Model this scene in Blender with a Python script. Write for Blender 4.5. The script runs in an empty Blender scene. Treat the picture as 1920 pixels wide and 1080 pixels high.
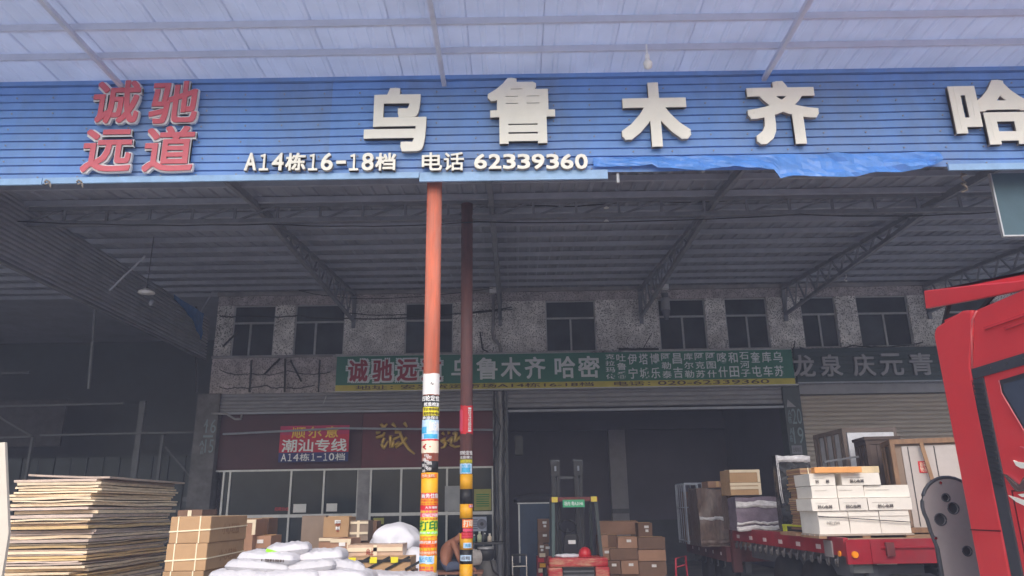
import bpy, math, random
from mathutils import Vector, noise
random.seed(7)
R = math.radians
S = bpy.context.scene
COL = S.collection

# ------------------------------------------------------------------ camera, world, sun, exposure
F, PITCH, ROLL, H = 1380.0, R(16.7), R(-0.9), 1.75
cam = bpy.data.cameras.new('camera'); cam.sensor_width = 36; cam.lens = F / 1920 * 36
cam.clip_end = 800; cam.clip_start = 0.05
camo = bpy.data.objects.new('camera', cam); COL.objects.link(camo); S.camera = camo
from mathutils import Matrix
camo.matrix_world = Matrix.Translation((0, 0, H)) @ Matrix.Rotation(R(90) + PITCH, 4, 'X') @ Matrix.Rotation(ROLL, 4, 'Z')
W = bpy.data.worlds.new('World'); S.world = W; W.use_nodes = True
nt = W.node_tree; sky = nt.nodes.new('ShaderNodeTexSky'); sky.sky_type = 'NISHITA'; sky.sun_disc = False
SUN_EL, SUN_AZ = R(44), R(183)          # azimuth clockwise from +Y: behind the camera, a little to the left
sky.sun_elevation = SUN_EL; sky.sun_rotation = SUN_AZ; sky.dust_density = 3.0; sky.air_density = 1.2
nt.links.new(sky.outputs[0], nt.nodes['Background'].inputs[0]); nt.nodes['Background'].inputs[1].default_value = 0.15
sl = bpy.data.lights.new('sun', 'SUN'); sl.energy = .5; sl.angle = R(22); sl.color = (1, .96, .9)
so = bpy.data.objects.new('sun', sl); COL.objects.link(so)
to_sun = Vector((math.sin(SUN_AZ) * math.cos(SUN_EL), math.cos(SUN_AZ) * math.cos(SUN_EL), math.sin(SUN_EL)))
so.rotation_euler = to_sun.to_track_quat('Z', 'Y').to_euler(); so.location = to_sun * 60
S.view_settings.view_transform = 'Standard'; S.view_settings.look = 'None'
HAZE = .0055
S.view_settings.exposure = 1.0; S.view_settings.gamma = 1

# ------------------------------------------------------------------ helpers
def ray(px, py):
    x = (px - 960) / F; y = (540 - py) / F
    c, s = math.cos(ROLL), math.sin(ROLL)
    x, y = c * x - s * y, s * x + c * y
    return Vector((x, math.cos(PITCH) - math.sin(PITCH) * y, math.sin(PITCH) + math.cos(PITCH) * y))
def at(px, py, Y):
    d = ray(px, py); k = Y / d.y; return Vector((d.x * k, Y, H + d.z * k))
def atx(px, py, X):
    d = ray(px, py); k = X / d.x; return Vector((X, d.y * k, H + d.z * k))
def rect(px0, py0, px1, py1, Y):
    c = at((px0 + px1) / 2, (py0 + py1) / 2, Y); m = (py0 + py1) / 2; n = (px0 + px1) / 2
    return at(px0, m, Y).x, at(n, py1, Y).z, at(px1, m, Y).x, at(n, py0, Y).z     # x0, z0, x1, z1

def lin(c):
    if max(c) <= 1: return c
    f = lambda v: (v / 255 / 12.92) if v / 255 <= .04045 else ((v / 255 + .055) / 1.055) ** 2.4
    return tuple(f(v) for v in c)
MATS = {}
def mat(name, c, rough=.7, metal=0, var=.15, scale=4, bump=0., rnd=.0, stretch=(1, 1, 1), dirt=0., dirtc=(.05, .045, .04), spots=0., spotscale=30, transl=0., spec=.5, coat=0.):
    if name in MATS: return MATS[name]
    c = lin(c); m = bpy.data.materials.new(name); m.use_nodes = True; t = m.node_tree; N = t.nodes; L = t.links
    b = N['Principled BSDF']; b.inputs['Roughness'].default_value = rough; b.inputs['Metallic'].default_value = metal
    b.inputs['Specular IOR Level'].default_value = spec; b.inputs['Coat Weight'].default_value = coat
    tc = N.new('ShaderNodeTexCoord'); mp = N.new('ShaderNodeMapping'); mp.inputs['Scale'].default_value = stretch
    oi = N.new('ShaderNodeObjectInfo'); ad = N.new('ShaderNodeVectorMath'); ad.operation = 'ADD'
    sc = N.new('ShaderNodeVectorMath'); sc.operation = 'SCALE'; sc.inputs['Scale'].default_value = 37.
    cb = N.new('ShaderNodeCombineXYZ')
    for i in range(3): L.new(oi.outputs['Random'], cb.inputs[i])
    L.new(cb.outputs[0], sc.inputs[0]); L.new(tc.outputs['Object'], ad.inputs[0]); L.new(sc.outputs[0], ad.inputs[1])
    L.new(ad.outputs[0], mp.inputs[0])
    nz = N.new('ShaderNodeTexNoise'); nz.inputs['Scale'].default_value = scale; nz.inputs['Detail'].default_value = 6; nz.inputs['Roughness'].default_value = .62
    L.new(mp.outputs[0], nz.inputs['Vector'])
    mr = N.new('ShaderNodeMapRange'); mr.inputs[1].default_value = .3; mr.inputs[2].default_value = .7; mr.inputs[3].default_value = 1 - var; mr.inputs[4].default_value = 1 + var
    L.new(nz.outputs[0], mr.inputs[0]); val = mr.outputs[0]
    if rnd:
        m2 = N.new('ShaderNodeMapRange'); m2.inputs[3].default_value = 1 - rnd; m2.inputs[4].default_value = 1 + rnd
        L.new(oi.outputs['Random'], m2.inputs[0]); mu = N.new('ShaderNodeMath'); mu.operation = 'MULTIPLY'
        L.new(val, mu.inputs[0]); L.new(m2.outputs[0], mu.inputs[1]); val = mu.outputs[0]
    vm = N.new('ShaderNodeVectorMath'); vm.operation = 'SCALE'; vm.inputs[0].default_value = c; L.new(val, vm.inputs['Scale'])
    col = vm.outputs[0]
    if dirt:
        n2 = N.new('ShaderNodeTexNoise'); n2.inputs['Scale'].default_value = scale * .35; n2.inputs['Detail'].default_value = 9; n2.inputs['Roughness'].default_value = .7
        L.new(mp.outputs[0], n2.inputs['Vector']); r2 = N.new('ShaderNodeMapRange'); r2.inputs[1].default_value = .47; r2.inputs[2].default_value = .68; r2.inputs[3].default_value = 0; r2.inputs[4].default_value = dirt
        L.new(n2.outputs[0], r2.inputs[0]); mx = N.new('ShaderNodeMix'); mx.data_type = 'RGBA'; L.new(r2.outputs[0], mx.inputs[0]); L.new(col, mx.inputs[6]); mx.inputs[7].default_value = (*dirtc, 1); col = mx.outputs[2]
    if spots:
        n3 = N.new('ShaderNodeTexNoise'); n3.inputs['Scale'].default_value = spotscale; n3.inputs['Detail'].default_value = 3; L.new(mp.outputs[0], n3.inputs['Vector'])
        r3 = N.new('ShaderNodeMapRange'); r3.inputs[1].default_value = .53; r3.inputs[2].default_value = .6; r3.inputs[3].default_value = 0; r3.inputs[4].default_value = spots
        L.new(n3.outputs[0], r3.inputs[0]); mx = N.new('ShaderNodeMix'); mx.data_type = 'RGBA'; L.new(r3.outputs[0], mx.inputs[0]); L.new(col, mx.inputs[6]); mx.inputs[7].default_value = (.03, .03, .028, 1); col = mx.outputs[2]
    L.new(col, b.inputs['Base Color'])
    if bump:
        bp = N.new('ShaderNodeBump'); bp.inputs['Strength'].default_value = bump; bp.inputs['Distance'].default_value = .02
        L.new(nz.outputs[0], bp.inputs['Height']); L.new(bp.outputs[0], b.inputs['Normal'])
    if transl:
        tr = N.new('ShaderNodeBsdfTranslucent'); L.new(col, tr.inputs[0]); ms = N.new('ShaderNodeMixShader'); ms.inputs[0].default_value = transl
        L.new(b.outputs[0], ms.inputs[1]); L.new(tr.outputs[0], ms.inputs[2]); L.new(ms.outputs[0], N['Material Output'].inputs[0])
    MATS[name] = m; return m

LOC = {}
def loc_of(o):
    while o.parent: o = o.parent
    return LOC.get(o.name, Vector((0, 0, 0)))
def tag(o, label=None, cat=None, group=None, kind=None):
    if label: o['label'] = label
    if cat: o['category'] = cat
    if group: o['group'] = group
    if kind: o['kind'] = kind
    return o
def thing(name, label, cat, loc=(0, 0, 0), group=None):
    o = bpy.data.objects.new(name, None); o.empty_display_size = .2; COL.objects.link(o); o.location = loc; LOC[o.name] = Vector(loc)
    return tag(o, label, cat, group)

class MB:
    def __init__(s): s.v = []; s.f = []; s.m = []
    def add(s, vs, fs, mi=0):
        n = len(s.v); s.v += [tuple(p) for p in vs]; s.f += [tuple(i + n for i in f) for f in fs]; s.m += [mi] * len(fs); return s
    def box(s, x0, y0, z0, x1, y1, z1, mi=0):
        if x0 > x1: x0, x1 = x1, x0
        if y0 > y1: y0, y1 = y1, y0
        if z0 > z1: z0, z1 = z1, z0
        return s.add([(x0, y0, z0), (x1, y0, z0), (x1, y1, z0), (x0, y1, z0), (x0, y0, z1), (x1, y0, z1), (x1, y1, z1), (x0, y1, z1)],
                     [(0, 3, 2, 1), (4, 5, 6, 7), (0, 1, 5, 4), (1, 2, 6, 5), (2, 3, 7, 6), (3, 0, 4, 7)], mi)
    def prism(s, poly, d, mi=0):          # poly: list of 3-D points (planar), extruded by vector d
        n = len(poly); d = Vector(d); a = [Vector(p) for p in poly]; b = [p + d for p in a]
        nrm = sum(((a[i] - a[0]).cross(a[(i + 1) % n] - a[0]) for i in range(n)), Vector())
        if nrm.dot(d) > 0: a, b = [p for p in reversed(a)], [p for p in reversed(b)]
        return s.add(a + b, [tuple(range(n)), tuple(range(2 * n - 1, n - 1, -1))] + [(i, i + n, (i + 1) % n + n, (i + 1) % n) for i in range(n)], mi)
    def tube(s, pts, r, n=8, mi=0, cap=True):
        pts = [Vector(p) for p in pts]; rs = r if isinstance(r, (list, tuple)) else [r] * len(pts); rings = []
        for i, p in enumerate(pts):
            t = (pts[min(i + 1, len(pts) - 1)] - pts[max(i - 1, 0)]).normalized()
            u = t.cross(Vector((0, 0, 1)) if abs(t.z) < .95 else Vector((1, 0, 0))).normalized(); w = u.cross(t)
            rings.append([p + (u * math.cos(2 * math.pi * k / n) + w * math.sin(2 * math.pi * k / n)) * rs[i] for k in range(n)])
        fs = []
        for i in range(len(pts) - 1):
            for k in range(n): fs.append((i * n + k, i * n + (k + 1) % n, (i + 1) * n + (k + 1) % n, (i + 1) * n + k))
        if cap: fs += [tuple(range(n - 1, -1, -1)), tuple(range((len(pts) - 1) * n, len(pts) * n))]
        return s.add([p for q in rings for p in q], fs, mi)
    def bar(s, p0, p1, w, h=None, mi=0):
        h = h or w; p0, p1 = Vector(p0), Vector(p1); t = (p1 - p0).normalized()
        u = t.cross(Vector((0, 0, 1)) if abs(t.z) < .95 else Vector((0, 1, 0))).normalized(); k = u.cross(t)
        q = [(-1, -1), (1, -1), (1, 1), (-1, 1)]
        vs = [p + u * (a * w / 2) + k * (b * h / 2) for p in (p0, p1) for a, b in q]
        return s.add(vs, [(0, 1, 2, 3), (7, 6, 5, 4), (0, 4, 5, 1), (1, 5, 6, 2), (2, 6, 7, 3), (3, 7, 4, 0)], mi)
    def cylz(s, cx, cy, z0, z1, r, n=24, mi=0): return s.tube([(cx, cy, z0), (cx, cy, z1)], r, n, mi)
    def patch(s, cx, cy, z0, z1, r, a0, a1, n=14, mi=0, wob=0.):   # curved sheet on a vertical pole; angles from -Y direction, + to the right
        t = .0015; vs = []
        for i in range(n + 1):
            a = a0 + (a1 - a0) * i / n
            e0 = z0 + wob * (random.random() - .5); e1 = z1 + wob * (random.random() - .5)
            for rr in (r, r + t):
                for z in (e0, e1): vs.append((cx + rr * math.sin(a), cy - rr * math.cos(a), z))
        fs = []
        for i in range(n):
            o = i * 4; p = o + 4
            fs += [(o + 2, p + 2, p + 3, o + 3), (o, o + 1, p + 1, p), (o + 1, o + 3, p + 3, p + 1), (o, p, p + 2, o + 2)]
        fs += [(0, 2, 3, 1), (n * 4, n * 4 + 1, n * 4 + 3, n * 4 + 2)]
        return s.add(vs, fs, mi)
    def build(s, name, m, parent=None, smooth=False, bevel=0):
        o0 = loc_of(parent) if parent else Vector((0, 0, 0))
        me = bpy.data.meshes.new(name); me.from_pydata([(p[0] - o0.x, p[1] - o0.y, p[2] - o0.z) for p in s.v], [], s.f)
        for x in (m if isinstance(m, (list, tuple)) else [m]): me.materials.append(x)
        me.polygons.foreach_set('material_index', s.m)
        if smooth: me.polygons.foreach_set('use_smooth', [True] * len(me.polygons))
        me.update(); o = bpy.data.objects.new(name, me); COL.objects.link(o)
        if parent: o.parent = parent
        if bevel:
            b = o.modifiers.new('bevel', 'BEVEL'); b.width = bevel; b.segments = 2; b.limit_method = 'ANGLE'
        return o
def bx(name, m, parent, *a, bevel=0): return MB().box(*a).build(name, m, parent, bevel=bevel)
def copy_tree(o, parent=None):
    c = o.copy(); COL.objects.link(c); c.parent = parent
    for ch in list(o.children): copy_tree(ch, c)
    return c
def share(src, dx=0, dy=0, dz=0):     # another instance of a part sharing its mesh
    c = src.copy(); COL.objects.link(c); c.location = (src.location[0] + dx, src.location[1] + dy, src.location[2] + dz); return c

GC = {}
def glyph(txt, off=.0, spacing=1.0, shear=0., lead=.9):
    k = (txt, off, spacing, shear, lead)
    if k not in GC:
        c = bpy.data.curves.new('lettering', 'FONT'); c.body = txt; c.size = 1; c.extrude = .5; c.offset = off; c.resolution_u = 3
        c.space_character = spacing; c.shear = shear; c.space_line = lead; c.align_x = 'CENTER' if '\n' in txt else 'LEFT'
        o = bpy.data.objects.new('lettering', c); me = bpy.data.meshes.new_from_object(o)
        vs = [tuple(v.co) for v in me.vertices]; fs = [tuple(p.vertices) for p in me.polygons]
        bpy.data.objects.remove(o); bpy.data.meshes.remove(me); bpy.data.curves.remove(c)
        x0 = min(v[0] for v in vs); x1 = max(v[0] for v in vs); y0 = min(v[1] for v in vs); y1 = max(v[1] for v in vs)
        GC[k] = ([((v[0] - x0) / (x1 - x0), (v[1] - y0) / (y1 - y0), v[2] + .5) for v in vs], fs)
    return GC[k]
def text(txt, x0, z0, x1, z1, Y, m, parent, name='lettering', depth=.003, off=.02, spacing=1.0, shear=0., mapf=None):
    # heavy strokes: copies of the plain glyph shifted round a small circle, each a hair proud of the last
    bold = off if off > .012 else 0
    vs, fs = glyph(txt, 0 if bold else off, spacing, shear)
    f = mapf or (lambda u, v, w: (u, Y - w, v))
    b = MB(); rad = 0
    if bold:
        n = max(1, len(txt.replace('\n', ''))) if '\n' not in txt else 2
        em = min(z1 - z0, (x1 - x0) / n * 1.3); rad = bold * em
    X0_, X1_, Z0_, Z1_ = x0 + rad, x1 - rad, z0 + rad, z1 - rad
    st_ = (-.9, -.45, 0, .45, .9) if z1 - z0 > .5 and depth > .02 or name == 'character' and z1 - z0 > .5 else (-.9, 0, .9)
    sh = [(0, 0)] + ([(p, q) for p in st_ for q in st_ if max(abs(p), abs(q)) > .8] if bold else [])
    e = .00012 if (x1 - x0) < .5 and depth < .004 else .0004
    for k, (dx, dz) in enumerate(sh):
        b.add([f(X0_ + u * (X1_ - X0_) + dx * rad, Z0_ + v * (Z1_ - Z0_) + dz * rad, w * depth + k * e) for u, v, w in vs], fs)
    return b.build(name, m, parent)
def row_text(txt, x0, z0, x1, z1, Y, m, parent, off):       # every character in a box of its own
    wts = [(.55 if ord(c) < 128 else 1.0) for c in txt]; tot = sum(wts); a = x0
    for c, w in zip(txt, wts):
        b = a + (x1 - x0) * w / tot; g = (b - a) * .06
        if c == '-': text(c, a + g * 2, (z0 + z1) / 2 - .01, b - g * 2, (z0 + z1) / 2 + .02, Y, m, parent, off=0)
        elif c.strip(): text('１' if c == '1' else c, a + g * (3 if c == '1' else 1), z0, b - g * (3 if c == '1' else 1), z1, Y, m, parent, off=off)
        a = b
def pole_text(txt, cx, cy, r, a0, a1, z0, z1, m, parent, off=.02, spacing=1.0):
    return text(txt, a0 * r, z0, a1 * r, z1, 0, m, parent, depth=.002, off=off, spacing=spacing,
                mapf=lambda u, v, w: (cx + (r + w) * math.sin(u / r), cy - (r + w) * math.cos(u / r), v))
def cable(pts, r, m, label, parent=None, sag=0., n=10, jit=0., name='cable', cat='cable', group=None):
    P = []
    for i in range(len(pts) - 1):
        a, b = Vector(pts[i]), Vector(pts[i + 1])
        for k in range(n):
            t = k / n; p = a.lerp(b, t); p.z -= sag * 4 * t * (1 - t); p += Vector((random.uniform(-jit, jit), 0, random.uniform(-jit, jit))); P.append(p)
    P.append(Vector(pts[-1])); o = MB().tube(P, r, 5).build(name, m, parent, smooth=True)
    if not parent: tag(o, label, cat, group)
    return o

# ------------------------------------------------------------------ materials
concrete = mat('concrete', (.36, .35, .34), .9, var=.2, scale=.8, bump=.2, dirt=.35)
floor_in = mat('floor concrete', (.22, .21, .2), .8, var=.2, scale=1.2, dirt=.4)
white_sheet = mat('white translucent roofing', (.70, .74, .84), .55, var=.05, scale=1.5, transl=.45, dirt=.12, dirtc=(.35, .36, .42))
purl_w = mat('pale painted steel', (.62, .65, .76), .5, var=.06)
blue = mat('blue profiled steel', (112, 156, 218), .42, var=.12, scale=2.5, dirt=.5, dirtc=(.2, .25, .34), rnd=.06, stretch=(1, 1, .5))
blue_trim = mat('pale blue trim', (150, 188, 226), .45, var=.12, scale=5, dirt=.25, dirtc=(.2, .25, .33))
bright_blue = mat('bright blue film', (90, 148, 226), .3, var=.15, scale=6)
cream = mat('cream letter', (252, 247, 230), .4, var=.04, scale=3)
letter_side = mat('grey letter return', (158, 146, 132), .5)
red_l = mat('red letter', (216, 98, 106), .4, var=.08, scale=3)
white_l = mat('white letter', (235, 235, 235), .5, var=.03)
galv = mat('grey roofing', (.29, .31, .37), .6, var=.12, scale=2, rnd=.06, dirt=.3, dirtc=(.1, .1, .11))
steel_dk = mat('dark painted steel', (.12, .125, .14), .6, var=.25)
purl_g = mat('grey purlin', (.34, .36, .42), .55, var=.12)
TRUSS = mat('grey truss steel', (.2, .21, .235), .6, var=.2)
pole_o = mat('orange pole paint', (208, 108, 78), .8, var=.22, scale=3, stretch=(6, 6, .6), dirt=.55, dirtc=(.4, .24, .2))
pole_b = mat('brown pole paint', (120, 78, 74), .6, var=.18, scale=4, stretch=(5, 5, .7), dirt=.3, dirtc=(.12, .09, .09))
yellow = mat('yellow band paint', (238, 172, 10), .5, var=.1, scale=8, dirt=.2, dirtc=(.35, .22, .03))
black = mat('black paint', (24, 24, 26), .55, var=.3, scale=8)
mosaic = mat('speckled mosaic render', (.8, .77, .74), .85, var=.35, scale=3, bump=.5, spots=.75, spotscale=30, dirt=.45, dirtc=(.2, .18, .18))
mosaic2 = mat('stained mosaic render', (.5, .45, .46), .85, var=.3, scale=5, bump=.5, spots=.6, spotscale=26, dirt=.45, dirtc=(.08, .075, .08))
render_gr = mat('grey render', (.3, .29, .3), .85, var=.2, scale=3, bump=.3, dirt=.4)
alu = mat('aluminium frame', (.5, .5, .5), .4, metal=.3, var=.12, scale=6)
glass_dk = mat('dark window glass', (.045, .052, .06), .1, var=.5, rnd=.4, scale=1.5)
glass_of = mat('office glass', (.02, .03, .034), .12, var=.3, scale=1.2, spec=.25)
sign_green = mat('green sign face', (28, 112, 92), .55, var=.1, scale=2, dirt=.2, dirtc=(.02, .07, .06))
sign_dark = mat('dark teal sign face', (44, 62, 66), .6, var=.15, scale=2)
sign_yel = mat('yellow sign strip', (190, 178, 62), .55, var=.18, scale=3, dirt=.2, dirtc=(.45, .28, .12))
grey_l = mat('grey letter', (212, 219, 222), .5, var=.08)
grey_l2 = mat('dull grey letter', (150, 150, 156), .5, var=.12)
maroon_l = mat('maroon letter', (150, 24, 52), .5, var=.1)
maroon = mat('maroon board', (96, 26, 36), .6, var=.15, scale=1.5)
maroon2 = mat('dark maroon board', (70, 24, 34), .6, var=.2, scale=1.5, dirt=.3, dirtc=(.03, .02, .025))
gold = mat('gold letter', (205, 170, 90), .35, metal=.5)
banner_r = mat('red banner', (200, 28, 62), .6)
banner_m = mat('magenta banner', (190, 30, 90), .6)
banner_b = mat('navy banner', (36, 44, 110), .6)
yellow_l = mat('yellow letter', (240, 200, 60), .5)
shutter = mat('shutter slat', (.4, .34, .29), .5, var=.15, scale=3, stretch=(.3, 1, 4), rnd=.08)
shutter_g = mat('grey shutter housing', (.24, .24, .27), .5, var=.15, scale=3, rnd=.06)
wall_in = mat('interior wall', (.1, .09, .12), .85, var=.12, scale=.8, dirt=.2)
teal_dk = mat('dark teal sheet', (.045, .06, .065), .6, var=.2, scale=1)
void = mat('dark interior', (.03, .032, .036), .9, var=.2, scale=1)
post_g = mat('grey post', (.11, .118, .13), .6, var=.15)
card = mat('cardboard', (172, 138, 102), .85, var=.08, scale=4, rnd=.1, bump=.08)
card_p = mat('pinkish cardboard', (160, 122, 98), .85, var=.1, scale=4, rnd=.1, bump=.08)
card_g = mat('greyish cardboard', (142, 124, 110), .85, var=.1, scale=4, rnd=.1, bump=.08)
card_d = mat('dark brown cardboard', (120, 92, 74), .85, var=.1, scale=4, rnd=.08)
tape = mat('parcel tape', (222, 205, 178), .3, var=.08)
tape_b = mat('brown parcel tape', (190, 150, 100), .3, var=.1)
strap = mat('cream strap', (238, 222, 190), .5, var=.06)
ink = mat('carton print', (70, 50, 40), .8)
ink_r = mat('red carton print', (150, 50, 40), .8)
wbox = mat('white carton', (228, 222, 212), .7, var=.05, scale=5, rnd=.04, bump=.1, dirt=.12, dirtc=(.55, .5, .45))
ply2 = mat('pinkish plywood', (206, 186, 172), .85, var=.2, scale=9, stretch=(1, 1, 6), rnd=.25, dirt=.4, dirtc=(.3, .25, .22))
ply3 = mat('yellow plywood', (222, 190, 138), .85, var=.2, scale=9, stretch=(1, 1, 6), rnd=.2, dirt=.3, dirtc=(.4, .3, .2))
ply = mat('plywood', (238, 216, 184), .85, var=.18, scale=9, stretch=(1, 1, 6), rnd=.2, dirt=.4, dirtc=(.45, .36, .27))
sack_m = mat('white woven sack', (190, 188, 192), .5, var=.07, scale=7, bump=.9, rnd=.05, stretch=(1, 2.2, 1), dirt=.2, dirtc=(.42, .4, .4))
cloth_w = mat('white cloth', (220, 220, 228), .8, var=.05, scale=5, bump=.4)
wood = mat('bare wood', (158, 124, 94), .8, var=.18, scale=5, stretch=(3, 3, 1), rnd=.12)
wood_o = mat('orange plank', (226, 158, 92), .7, var=.12, scale=6)
wrap = mat('stretch film', (.62, .6, .62), .16, var=.3, scale=9, bump=.9, stretch=(1, 1, 3))
wrap_p = mat('wrapped purple grey goods', (120, 108, 122), .25, var=.22, scale=6, bump=.7)
wrap_br = mat('wrapped brown goods', (110, 92, 84), .3, var=.35, scale=6, bump=.8, stretch=(3, 3, 1))
wrap_k = mat('black stretch film', (30, 32, 36), .14, var=.6, scale=7, bump=.9)
truck_red = mat('red truck paint', (228, 62, 66), .28, var=.05, scale=1.5, coat=.5, dirt=.12, dirtc=(.4, .06, .07))
trail_red = mat('red trailer paint', (158, 22, 40), .45, var=.18, scale=3, dirt=.35, dirtc=(.2, .09, .09))
trail_dk = mat('dull red trailer paint', (108, 52, 52), .6, var=.25, scale=3, dirt=.4)
chrome = mat('chrome', (.7, .68, .66), .2, metal=1)
rubber = mat('rubber', (.02, .02, .021), .7)
blk_pl = mat('black plastic', (.03, .032, .036), .5, var=.15)
dark_gr = mat('dark grey panel', (62, 64, 70), .5, var=.1)
plate_g = mat('grey steel plate', (142, 134, 134), .55, var=.1, scale=2, dirt=.2, dirtc=(.09, .085, .085))
amber = mat('amber lens', (245, 150, 30), .3)
refl_w = mat('pale reflector', (225, 205, 205), .3)
skin = mat('skin', (176, 116, 88), .55, var=.08, scale=6)
hair_m = mat('black hair', (22, 20, 20), .6)
shorts_m = mat('grey blue shorts', (88, 98, 122), .85, var=.1, scale=10)
fork_red = mat('scratched red forklift paint', (176, 30, 40), .5, var=.2, scale=7, dirt=.9, dirtc=(.55, .36, .22), stretch=(1, 1, 5))
blue_cab = mat('dark blue steel', (36, 58, 84), .5, var=.15)
lime = mat('lime print', (150, 235, 30), .5)
green_p = mat('green print', (20, 130, 50), .5)
orange_p = mat('orange sticker', (240, 120, 30), .5, var=.08)
red_p = mat('red sticker', (205, 30, 40), .5, var=.08)
pink_p = mat('pink sticker', (225, 80, 110), .5)
white_p = mat('white sticker', (226, 224, 222), .5, var=.06, scale=12, dirt=.15, dirtc=(.6, .4, .42))
cream_p = mat('cream sticker', (232, 214, 190), .5, var=.06)
cyan_p = mat('cyan print', (70, 170, 215), .4, var=.25, scale=25)
sky_p = mat('pale blue sticker', (190, 215, 240), .4, var=.15, scale=30)
yell_p = mat('lemon sticker', (226, 212, 40), .5)
olive_p = mat('olive sticker', (150, 150, 60), .5)

# ------------------------------------------------------------------ ground
g = MB(); g.add([(-78, -78, 0), (78, -78, 0), (78, 78, 0), (-78, 78, 0)], [(0, 1, 2, 3)])
tag(g.build('ground', concrete), kind='structure')
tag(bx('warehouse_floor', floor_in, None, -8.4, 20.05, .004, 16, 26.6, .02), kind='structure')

# ------------------------------------------------------------------ front canopy (pale roof over the lane, in front of the sign)
def ribbed(x0, w, y0, y1, zf, m, name, parent, pitch=.24, rib=.03, rw=.045, down=True, th=.002):
    n = max(1, round(w / pitch)); p = w / n; prof = []
    s = -1 if down else 1
    for i in range(n):
        a = x0 + i * p
        prof += [(a, 0), (a + p - rw * 2, 0), (a + p - rw * 1.5, s * rib), (a + p - rw * .5, s * rib)]
    prof.append((x0 + w, 0)); b = MB(); k = len(prof); vs = []
    for y in (y0, y1):
        for dz in (0, th):
            for x, dz2 in prof: vs.append((x, y, zf(y) + dz2 + dz))
    fs = []
    for i in range(k - 1):
        fs += [(i, 2 * k + i, 2 * k + i + 1, i + 1), (k + i, k + i + 1, 3 * k + i + 1, 3 * k + i)]
        fs += [(i, i + 1, k + i + 1, k + i), (2 * k + i, 3 * k + i, 3 * k + i + 1, 2 * k + i + 1)]
    b.add(vs, fs); return b.build(name, m, parent)
fc = thing('front_canopy', 'pale lavender ribbed metal canopy roof over the lane, above the blue shop sign', 'canopy', (0, 7.5, 7.5))
zf1 = lambda y: 7.58
x = -13.0; i = 0
while x < 13:
    ribbed(x, .975, 6.9, 9.1, (lambda y, k=i: 7.58 + .004 * (k % 2)), white_sheet, 'roof_sheet', fc, rib=.016); x += .96; i += 1
for y in (8.33, 7.73, 7.13):
    bx('purlin', purl_w, fc, -13, y - .02, 7.455, 13, y + .02, 7.545)
for px in (-5.35, -.9, 3.55, 8.0, -9.8):
    bx('rafter', purl_w, fc, px - .03, 6.95, 7.395, px + .03, 9.0, 7.452)
# small lamp hanging from the front canopy
p = at(1210, 100, 8.3)
lm = thing('hanging_bulb', 'small white bulb lamp hanging from the pale front canopy, above the cream character 木', 'lamp', (p.x, 8.2, 7.05))
MB().tube([(p.x, 8.2, 7.46), (p.x, 8.2, 7.3)], .012, 6).build('stem', white_l, lm)
MB().cylz(p.x, 8.2, 7.24, 7.3, .03, 12).build('socket', white_l, lm)
MB().tube([(p.x, 8.2, 7.24), (p.x, 8.2, 7.18), (p.x, 8.2, 7.12), (p.x, 8.2, 7.09)], [.03, .06, .05, .01], 12).build('bulb', white_p, lm, smooth=True)

# ------------------------------------------------------------------ blue sign fascia
fa = thing('sign_fascia', 'long blue ribbed metal shop sign fascia with raised cream and red characters', 'shop sign', (0, 9, 6.05))
def fascia_panel(x0, x1, dy):
    z0, z1, n = 6.05, 7.5, 12; p = (z1 - z0) / n; prof = []
    for i in range(n):
        a = z0 + i * p
        prof += [(a, .0), (a + p * .78, .0), (a + p * .8, .036), (a + p * .94, .036)]
    prof.append((z1, 0)); vs = []; k = len(prof)
    nx = 9
    for j in range(nx):
        xx = x0 + (x1 - x0) * j / (nx - 1)
        for z, d in prof: vs.append((xx, 9.0 + dy + d + .006 * noise.noise(Vector((xx * 1.7, z * 2, 0))), z + .012 * noise.noise(Vector((xx * .8, 3, 0)))))
    fs = [(j * k + i, (j + 1) * k + i, (j + 1) * k + i + 1, j * k + i + 1) for j in range(nx - 1) for i in range(k - 1)]
    o = MB().add(vs, fs).build('panel', blue, fa)
    sm = o.modifiers.new('thick', 'SOLIDIFY'); sm.thickness = .002; sm.offset = 1
xs = [-12, -8.9, -5.6, -2.45, .75, 3.9, 6.95, 10.1, 13]
for i in range(len(xs) - 1): fascia_panel(xs[i] - .05, xs[i + 1], .004 * (i % 2))
for a, b, z0, z1, mm in ((-12, -6.25, 5.985, 6.075, blue_trim), (-6.24, -1.22, 5.995, 6.08, blue_trim), (-1.21, 1.3, 5.94, 6.07, blue_trim), (5.85, 13, 5.985, 6.075, blue_trim)):
    bx('trim', mm, fa, a, 8.965, z0, b, 8.995, z1)
scr = MB()
for r_ in range(0, 12, 2):
    for k in range(46):
        xx = -11.6 + k * .53 + random.uniform(-.04, .04); zz = 6.05 + (r_ + .4) * (1.45 / 12); scr.tube([(xx, 8.998, zz), (xx, 8.985, zz)], .011, 6)
tag(scr.build('screw', mat('dull screw', (.3, .3, .32), .5), fa), kind='stuff')
bx('top_trim', blue, fa, -12, 8.98, 7.5, 13, 9.03, 7.56)
for xx in range(-11, 13, 3): bx('frame', steel_dk, fa, xx, 9.06, 6.1, xx + .06, 9.12, 7.5)
def fletter(ch, r4, m, off, depth=.042, border=False, label=None):
    x0, z0, x1, z1 = rect(*r4, 8.9)
    lab = label
    if border:
        text(ch, x0 - .012, z0 - .012, x1 + .012, z1 + .012, 8.955, white_l, fa, 'character_border', depth, off + .03)
        o = text(ch, x0, z0, x1, z1, 8.9, m, fa, 'character', .012, off)
    else:
        text(ch, x0, z0, x1, z1, 8.955, letter_side, fa, 'character_return', depth, off)
        o = text(ch, x0, z0, x1, z1, 8.9, m, fa, 'character', .008, off)
    tag(o, lab)
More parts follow.
